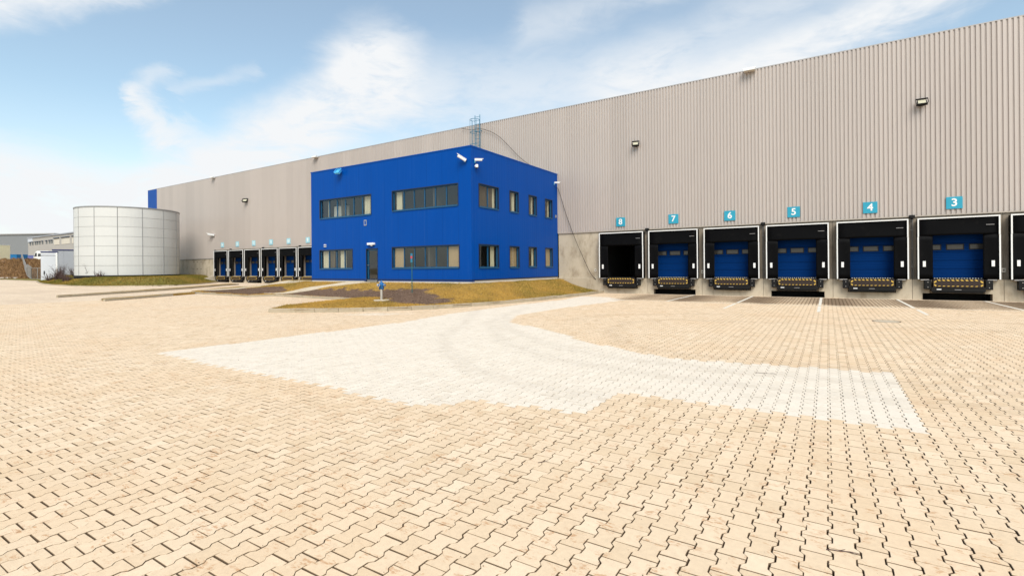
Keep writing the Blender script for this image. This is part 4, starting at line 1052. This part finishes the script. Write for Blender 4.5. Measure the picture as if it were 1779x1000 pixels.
r = empty('wall_box', (OX1, 31.0, 5.24), label='small grey junction box low on the right end of the office', cat='box'); MB().box(.001, .05, -.06, .06, -.1, .1).build('cover', M['tankdark'], r); MB().box(.05, .055, -.04, .04, -.07, .07).build('lid', M['trim'], r)

# roof ladder with safety cage on the warehouse wall
r = empty('roof_ladder', (-22.6, D-.05, 7.8), label='teal steel ladder with safety cage rising behind the office roof', cat='ladder')
for x in (-.23, .23): MB().tube((x, -.25, 0), (x, -.25, 5.6), .025, .025, 8).build('rail', M['teal'], r)
for k in range(20): MB().tube((-.23, -.25, .15+k*.28), (.23, -.25, .15+k*.28), .013, .013, 6).build('rung', M['teal'], r)
for k in range(4):
    z_ = 2.3+k*.95; pts = [(math.sin(a)*.36, -.25-.36-.36*math.cos(a)+.0, z_) for a in np.linspace(-math.pi*.78, math.pi*.78, 15)]
    mb = MB(); mb.path([(-.23, -.25, z_)]+pts+[(.23, -.25, z_)], .018, 6); mb.build('cage_hoop', M['teal'], r)
for a in np.linspace(-2.0, 2.0, 5): MB().tube((math.sin(a)*.36, -.61-.36*math.cos(a), 2.3), (math.sin(a)*.36, -.61-.36*math.cos(a), 5.15), .012, .012, 6).build('cage_bar', M['teal'], r)
mb = MB()
for z_ in (.5, 2.5, 4.4):
    for x in (-.23, .23): mb.box(x-.02, x+.02, -.24, .0, z_, z_+.04)
mb.build('bracket', M['teal'], r)
# loose cable
pts = [(-24.2, 12.65), (-23.2, 12.4), (-22.2, 12.3), (-20.71, 11.5), (-18.86, 9.68), (-17.2, 8.45), (-15.95, 7.3), (-15.72, 6.89), (-15.19, 5.25), (-14.56, 3.64), (-13.93, 2.25), (-13.45, 1.3), (-13.07, .9)]
fine = []
for i in range(len(pts)-1):
    p0 = pts[max(i-1, 0)]; p1 = pts[i]; p2 = pts[i+1]; p3 = pts[min(i+2, len(pts)-1)]
    for k in range(5):
        u = k/5; f = lambda a, b, c, d: .5*((2*b)+(-a+c)*u+(2*a-5*b+4*c-d)*u*u+(-a+3*b-3*c+d)*u**3)
        fine.append((f(p0[0], p1[0], p2[0], p3[0]), D-.17, f(p0[1], p1[1], p2[1], p3[1])))
fine.append((pts[-1][0], D-.17, pts[-1][1]))
o = MB().path(fine, .016, 6).build('cable', M['blackmetal']); tag(o, 'loose black cable hanging in a curve down the warehouse wall', 'cable')

# ------------------------------------------------------------------ hydrant, marker post
hz_ = float(terr(-17.47, 16.37)); r = empty('hydrant', (-17.47, 16.37, hz_), R(32), 'silver standpipe hydrant with a blue head in the lawn', 'hydrant')
MB().lathe([(.36, -.1), (.36, .02), (.33, .03)], n=20).build('base_slab', M['pathslab'], r)
MB().tube((0, 0, 0), (0, 0, .56), .062, .058, 18).build('pipe', M['steel'], r, smooth=False)
MB().lathe([(.075, .54), (.10, .57), (.115, .66), (.115, .76), (.085, .80), (.06, .83)], n=20).build('head', M['hydblue'], r)
MB().lathe([(.035, .83), (.05, .86), (.03, .90), (.012, .92)], n=12).build('cap_nut', M['hydblue'], r)
for a in (-115, -20, 200):
    dx, dy = math.cos(R(a)), math.sin(R(a)); e = MB().tube((dx*.08, dy*.08, .71), (dx*.17, dy*.17, .70), .062, .068, 16).build('outlet', M['hydblue'], r)
    MB().tube((dx*.17, dy*.17, .70), (dx*.20, dy*.20, .70), .072, .072, 16).build('coupling_ring', M['steel'], e); MB().tube((dx*.20, dy*.20, .70), (dx*.212, dy*.212, .70), .045, .03, 12).build('plug', M['hydblue'], e)
MB().tube((-.09, .02, .56), (.09, -.02, .56), .075, .075, 14).build('flange', M['hydblue'], r)
mz = float(terr(-17.73, 18.66)); r = empty('marker_post', (-17.73, 18.66, mz), R(15), 'thin dark green post with a small red and blue plate', 'post')
MB().tube((0, 0, 0), (0, 0, 1.95), .022, .022, 8).build('post', M['green'], r)
MB().box(-.055, .055, -.035, -.024, 1.52, 1.98).build('plate', M['teal'], r); MB().box(-.045, .045, -.040, -.036, 1.72, 1.84).build('red_field', M['red'], r)

# ------------------------------------------------------------------ tank
tk = empty('water_tank', (TKC[0], TKC[1], 1.15), label='round off-white panelled sprinkler tank left of the warehouse', cat='tank')
ZB_, ZT_ = .12, 7.12; A0 = R(-20.4-12); DA = 2*math.pi/14
MB().lathe([(TKR-.06, .0), (TKR-.06, ZT_-.02), (TKR-.5, ZT_+.05), (.1, ZT_+.3)], n=84).build('inner_shell', M['tankdark'], tk)
MB().lathe([(TKR+.05, -.6), (TKR+.05, .10)], n=84).build('base_ring', M['blackmetal'], tk)
o = MB().lathe([(TKR+.0, ZT_-.01), (TKR+.05, ZT_-.01), (TKR+.05, ZT_+.10), (TKR-.2, ZT_+.10)], n=84).build('top_rim', M['tankcap'], tk)
for k in range(14):
    a0 = A0+k*DA; ns = 6
    for j in range(7):
        z0 = ZB_+(ZT_-ZB_)*j/7+.012; z1 = ZB_+(ZT_-ZB_)*(j+1)/7-.012; mb = MB()
        for q in range(ns+1):
            a = a0+.006+(DA-.012)*q/ns; c_, s_ = math.cos(a), math.sin(a)
            for (rr, z_) in ((TKR-.05, z0), (TKR, z0), (TKR, z1), (TKR-.05, z1)): mb.v.append((rr*c_, rr*s_, z_))
        for q in range(ns):
            i = q*4
            for e in range(4): mb.f.append((i+e, i+(e+1) % 4, i+4+(e+1) % 4, i+4+e))
        mb.f += [(0, 1, 2, 3), (ns*4+3, ns*4+2, ns*4+1, ns*4)]
        mb.build('tank_panel', M['tank'], tk)
    c_, s_ = math.cos(a0), math.sin(a0); mb = MB(); mb.tube((TKR*c_, TKR*s_, ZB_), (TKR*c_, TKR*s_, ZT_-.01), .035, .035, 6); mb.build('seam_strip', M['tankcap'], tk)

# ------------------------------------------------------------------ pump sheds, shrubs
r = empty('pump_shed', (-89.4, 24.0, .35), R(72), 'small white metal shed with a grey handle left of the tank', 'shed')
MB().box(-.83, .83, 0, 2.2, 0, 3.95).build('wall', M['shed'], r); MB().box(-.86, .86, -.05, 2.25, 3.95, 4.1).build('roof', M['navy'], r)
MB().box(-.66, .60, -.03, -.001, .15, 3.5).build('door', M['shed'], r, bevel=.01); MB().box(-.55, -.44, -.06, -.031, .95, 1.45).build('handle', M['blackmetal'], r)
MB().box(.66, .84, -.06, -.001, 0, 3.94).build('corner_trim', M['white'], r); MB().box(-.83, .65, -.05, -.001, 3.52, 3.58).build('lintel', M['tankdark'], r)
r = empty('pump_house', (-95.2, 28.3, .35), R(72), 'taller grey metal pump house between the white shed and the tank', 'shed')
MB().box(-2.3, 2.5, 0, 3, 0, 4.45).build('wall', M['shedgrey'], r); MB().box(-2.35, 2.55, -.06, 3.05, 4.45, 4.6).build('roof', M['navy'], r)
for k in range(1, 4): MB().box(-2.3+k*1.2-.02, -2.3+k*1.2+.02, -.02, -.001, 0, 4.45).build('seam', M['shedgrey'], r)
def shrub(x, y, h, sp, n_, label, seed):
    rs = random.Random(seed); mb = MB(); z0 = float(terr2(x, y))-.05
    for _ in range(n_):
        a = rs.random()*6.28; p = Vector((rs.gauss(0, .1), rs.gauss(0, .1), 0)); d = Vector((math.cos(a)*sp*rs.random(), math.sin(a)*sp*rs.random(), 1)).normalized(); L = h*rs.uniform(.5, 1); rr = .03
        for s_ in range(5):
            q = p+d*L/5; mb.tube(p, q, rr, rr*.75, 4, cap=False)
            if s_ > 0:
                for _b in range(2):
                    e = (d+Vector((rs.gauss(0, .6), rs.gauss(0, .6), rs.gauss(0, .3)))).normalized(); mb.tube(q, q+e*L*.3*rs.random(), rr*.6, rr*.35, 3, cap=False)
            p = q; rr *= .78; d = (d+Vector((rs.gauss(0, .16), rs.gauss(0, .16), .05))).normalized()
    o = mb.build('bare_shrub', M['bark'], loc=(x, y, z0), fix=False); tag(o, label, 'shrub', 'bare shrubs in front of the tank')
shrub(-74.2, 20.9, 1.7, .9, 34, 'bare twiggy shrub at the left end, by the white shed', 1); shrub(-71.2, 21.2, 1.3, 1.1, 34, 'second bare twiggy shrub from the left', 2)
shrub(-68.6, 21.0, 1.0, 1.2, 28, 'low bare shrub at the left edge of the tank', 3); shrub(-64.0, 20.6, 1.55, .9, 24, 'tall bare shrub in front of the tank panels', 4); shrub(-62.2, 20.6, .8, 1.2, 22, 'low bare shrub right of the tall bare one', 5)

for i_, (x_, y_, h_, w_s) in enumerate([(-75.6, 20.4, 1.1, 1.4), (-72.8, 20.2, 1.3, 1.3), (-70.2, 19.9, .9, 1.5), (-67.2, 19.3, .8, 1.6), (-66.0, 19.2, .7, 1.6)]):
    shrub(x_, y_, h_, w_s, 30, ['low spreading bare shrub at the corner of the white shed', 'spreading bare shrub in front of the grey pump house', 'low bare shrub where the pump house meets the tank', 'low tangle of twigs below the left tank panels', 'rightmost low tangle of twigs on the tank lawn'][i_], 20+i_)
# ------------------------------------------------------------------ bank, fence, far buildings
toe = [(-124.3, 16.2), (-116.5, 21.1), (-111.1, 24.5), (-108.0, 26.5), (-105.6, 28.0)]
crest = [(-149.2, 19.4), (-139.8, 25.3), (-131.9, 29.1), (-126.0, 30.5), (-121.0, 32.5)]
back = [(-233.1, 30.4), (-218.5, 39.6), (-208.3, 46.0), (-202.4, 49.7), (-192.2, 56.1)]
rows = []; NX = 70
def lerp_poly(P, u): u = u*(len(P)-1); i = min(int(u), len(P)-2); f = u-i; return (P[i][0]*(1-f)+P[i+1][0]*f, P[i][1]*(1-f)+P[i+1][1]*f)
mb = MB(); nr = 26
for j in range(nr+1):
    for i in range(NX+1):
        u = i/NX; T, C_, B_ = lerp_poly(toe, u), lerp_poly(crest, u), lerp_poly(back, u); f = j/nr
        if f < .7: g = f/.7; x, y = T[0]*(1-g)+C_[0]*g, T[1]*(1-g)+C_[1]*g; z = .5+3.6*float(sstep(g))*(1-.10*u)
        else: g = (f-.7)/.3; x, y = C_[0]*(1-g)+B_[0]*g, C_[1]*(1-g)+B_[1]*g; z = 4.1*(1-.10*u)-1.2*g
        if 0 < j: z += (.16*math.sin(u*37+j*1.3)+.14*math.sin(u*71-j*.9)+random.gauss(0, .07))*(1 if f < .75 else .3)
        mb.v.append((x, y, z))
for j in range(nr):
    for i in range(NX): a = j*(NX+1)+i; mb.f.append((a, a+1, a+NX+2, a+NX+1))
o = mb.build('embankment', M['bank'], smooth=True); tag(o, kind='structure')
# tufts on the bank
BV = np.array(mb.v); n_ = 26000
ii = rng.integers(0, int(nr*.72), n_); jj = rng.integers(0, NX, n_); k0 = ii*(NX+1)+jj
P = BV[k0]+(BV[k0+1]-BV[k0])*rng.random((n_, 1))+(BV[k0+NX+1]-BV[k0])*rng.random((n_, 1))
o = blades('bank_grass', P, .12, .38, .04, rng.random(n_), np.clip(rng.normal(.1, .3, n_), 0, .8), M['bankblade']); tag(o, 'tufts of dry brown grass covering the earth bank at the far left', 'grass', kind='stuff')
fz = .5
fn = empty('wire_fence', (-102.3, 25.4, fz), label='grey wire fence and gate climbing the earth bank', cat='fence')
def fence_run(p0, p1, z0, z1, hgt, posts, names='post'):
    a = Vector((p0[0]+102.3, p0[1]-25.4, z0-fz)); b = Vector((p1[0]+102.3, p1[1]-25.4, z1-fz))
    for k in range(posts): q = a.lerp(b, k/(posts-1)); MB().tube(q, q+Vector((0, 0, hgt)), .04, .04, 8).build(names, M['wire'], fn)
    MB().tube(a+Vector((0, 0, hgt)), b+Vector((0, 0, hgt)), .035, .035, 6).build('top_rail', M['wire'], fn); MB().tube(a+Vector((0, 0, .12)), b+Vector((0, 0, .12)), .03, .03, 6).build('bottom_rail', M['wire'], fn)
    mb = MB(); n1_ = int((b-a).length/.28)
    for k in range(n1_): q = a.lerp(b, k/n1_); mb.tube(q, q+Vector((0, 0, hgt)), .008, .008, 3, cap=False)
    for k in range(9): z_ = Vector((0, 0, hgt*k/9)); mb.tube(a+z_, b+z_, .008, .008, 3, cap=False)
    mb.build('mesh_panel', M['wire'], fn)
fence_run((-102.3, 25.4), (-97.6, 26.3), fz, fz, 1.75, 4); fence_run((-102.3, 25.4), (-110.0, 26.8), fz, 1.0, 1.9, 4); fence_run((-110.0, 26.8), (-128.0, 30.4), 1.0, 4.0, 1.4, 6)
# vehicles and containers on the higher ground behind the bank
def container(loc, rz, L, Hh, m, label, name='shipping_container'):
    r = empty(name, loc, rz, label, 'container', 'containers behind the bank'); v = []
    n_ = int(L/.28); mb = MB()
    for k in range(n_):
        a = -L/2+L*k/n_; v += [(a, 0), (a+.09, 0), (a+.13, .04), (a+.24, .04)]
    v.append((L/2, 0)); N = len(v); mb.v = [(p[0], p[1], .15) for p in v]+[(p[0], p[1], Hh-.12) for p in v]; mb.f = [(i, i+1, N+i+1, N+i) for i in range(N-1)]
    mb.build('side_wall', m, r, fix=False); mb = MB(); mb.box(-L/2-.05, L/2+.05, -.03, .12, 0, .15); mb.box(-L/2-.05, L/2+.05, -.03, 2.4, Hh-.12, Hh); mb.box(-L/2-.05, -L/2, -.03, 2.4, .15, Hh-.12); mb.box(L/2, L/2+.05, -.03, 2.4, .15, Hh-.12); mb.build('frame', m, r)
container((-147.5, 32.6, 2.9), R(32.2), 4.6, 2.5, M['contblue'], 'bright blue container behind the earth bank at far left')
container((-153.5, 37.2, 2.7), R(32.2), 3.4, 2.7, M['contviolet'], 'violet blue container right of the bright blue one')
r = empty('box_trailer', (-139.8, 29.0, 3.2), R(32.2), 'cream box trailer cut off by the left picture edge', 'trailer')
MB().box(-3.2, 1.15, 0, 2.4, .9, 3.85).build('box_body', M['truckbeige'], r, bevel=.04); MB().box(-3.2, 1.1, .2, 2.2, .5, .9).build('chassis', M['blackmetal'], r); MB().box(-3.2, 1.18, -.03, 2.43, 3.85, 3.95).build('roof_rail', M['white'], r)
for x in (-1.8, .2): MB().tube((x, .25, .5), (x, .55, .5), .5, .5, 18).build('wheel', M['blackmetal'], r)
r = empty('truck', (-138.9, 35.9, 3.5), R(32.2), 'white truck cab behind the bank beside the white shed', 'truck')
MB().prism([(-1.45, .5), (1.6, .5), (1.6, 2.5), (-.75, 2.5), (-1.15, 2.15), (-1.45, 1.3)], 'y', 0, 2.2).build('cab', M['truckwhite'], r, bevel=.06)
MB().prism([(-.55, 1.35), (1.2, 1.35), (1.2, 1.95), (-.45, 1.95)], 'y', -.02, -.001).build('side_window', M['farwin'], r); MB().prism([(-1.3, 1.3), (-.75, 1.35), (-.7, 2.1), (-1.05, 2.1)], 'y', -.02, -.001).build('windscreen', M['farwin'], r)
for x in (-.7, 1.0): MB().tube((x, -.02, .45), (x, .3, .45), .45, .45, 18).build('wheel', M['blackmetal'], r)
# grey hall far left
r = empty('grey_hall', (-266.6, 47.6, 0), math.atan2(62.4-32.9, -238.6+294.6), 'flat grey industrial hall on the far left horizon', 'building')
MB().box(-42, 36, 0, 40, 0, 15.0).build('wall', M['wallgrey'], r); MB().box(-42.3, 36.3, -.3, 40.3, 15.0, 15.4).build('roof_edge', M['trim'], r); MB().box(-42, 36, -.1, -.001, 3, 4.5).build('base_band', M['wallbeige'], r)
# long office building behind the tank
ax, ay, bx_, by_ = -201.2, 49.3, -133.2, 48.4; L = math.hypot(bx_-ax, by_-ay)
r = empty('long_building', (ax, ay, 0), math.atan2(by_-ay, bx_-ax), 'long pale two-storey building with a row of windows behind the tank', 'building')
MB().box(0, L, 0, 18, 0, 11.5).build('wall', M['wallbeige'], r); MB().box(-.2, L+.2, -.2, 18.2, 11.5, 11.8).build('roof_edge', M['shedgrey'], r)
def fwin(x0, x1, z0, z1, pale=False):
    f = MB().box(x0, x1, -.06, -.001, z0, z1).build('window', M['farpale' if pale else 'farwin'], r); MB().box(x0-.1, x1+.1, -.25, -.061, z1, z1+.22).build('lintel', M['darkframe'], f); return f
for x in (1.6, 3.9, 6.4, 8.2, 10.2, 12.6, 16.0, 18.6, 20.4): fwin(x, x+1.15, 9.45, 10.15)
for x0, x1 in ((22.8, 26.8), (28.6, 34.6), (36.4, 43), (46, 54)): fwin(x0, x1, 8.9, 10.6, True)
for x in (6, 12, 20, 27, 34): fwin(x, x+1.2, 4.3, 5.4)
mb = MB(); mb.box(24, 26.5, -.15, -.001, 3, 5.6); mb.build('gate', M['farpale'], r)
MB().box(0, 4.2, -.1, -.001, 10.45, 11.45).build('pale_panel', M['shed'], r)
# white stone on the verge far left, low site kerb
o = MB().prism([(-2.4, 0), (2.4, 0), (2.2, .32), (-2.2, .32)], 'y', -.6, .6).build('concrete_block', M['plinthpale'], loc=(-113.5, 24.6, .5), bevel=.05); o.rotation_euler = (0, 0, R(32)); tag(o, 'low pale concrete block at the road edge, far left', 'block')
kerb_run('kerb', [(-103.4, 21.9), (-95, 22.0), (-87.9, 22.1), (-82.4, 22.3)], yy, .07, .2, -1, 1.5)
tag(sheet('verge', np.linspace(-125, -82.2, 30), [22.1, 23, 24, 26, 28, 31.3], lambda x, y: yz(x)+.04+.02*np.sin(x*1.7+y), M['greengrass']), kind='structure')
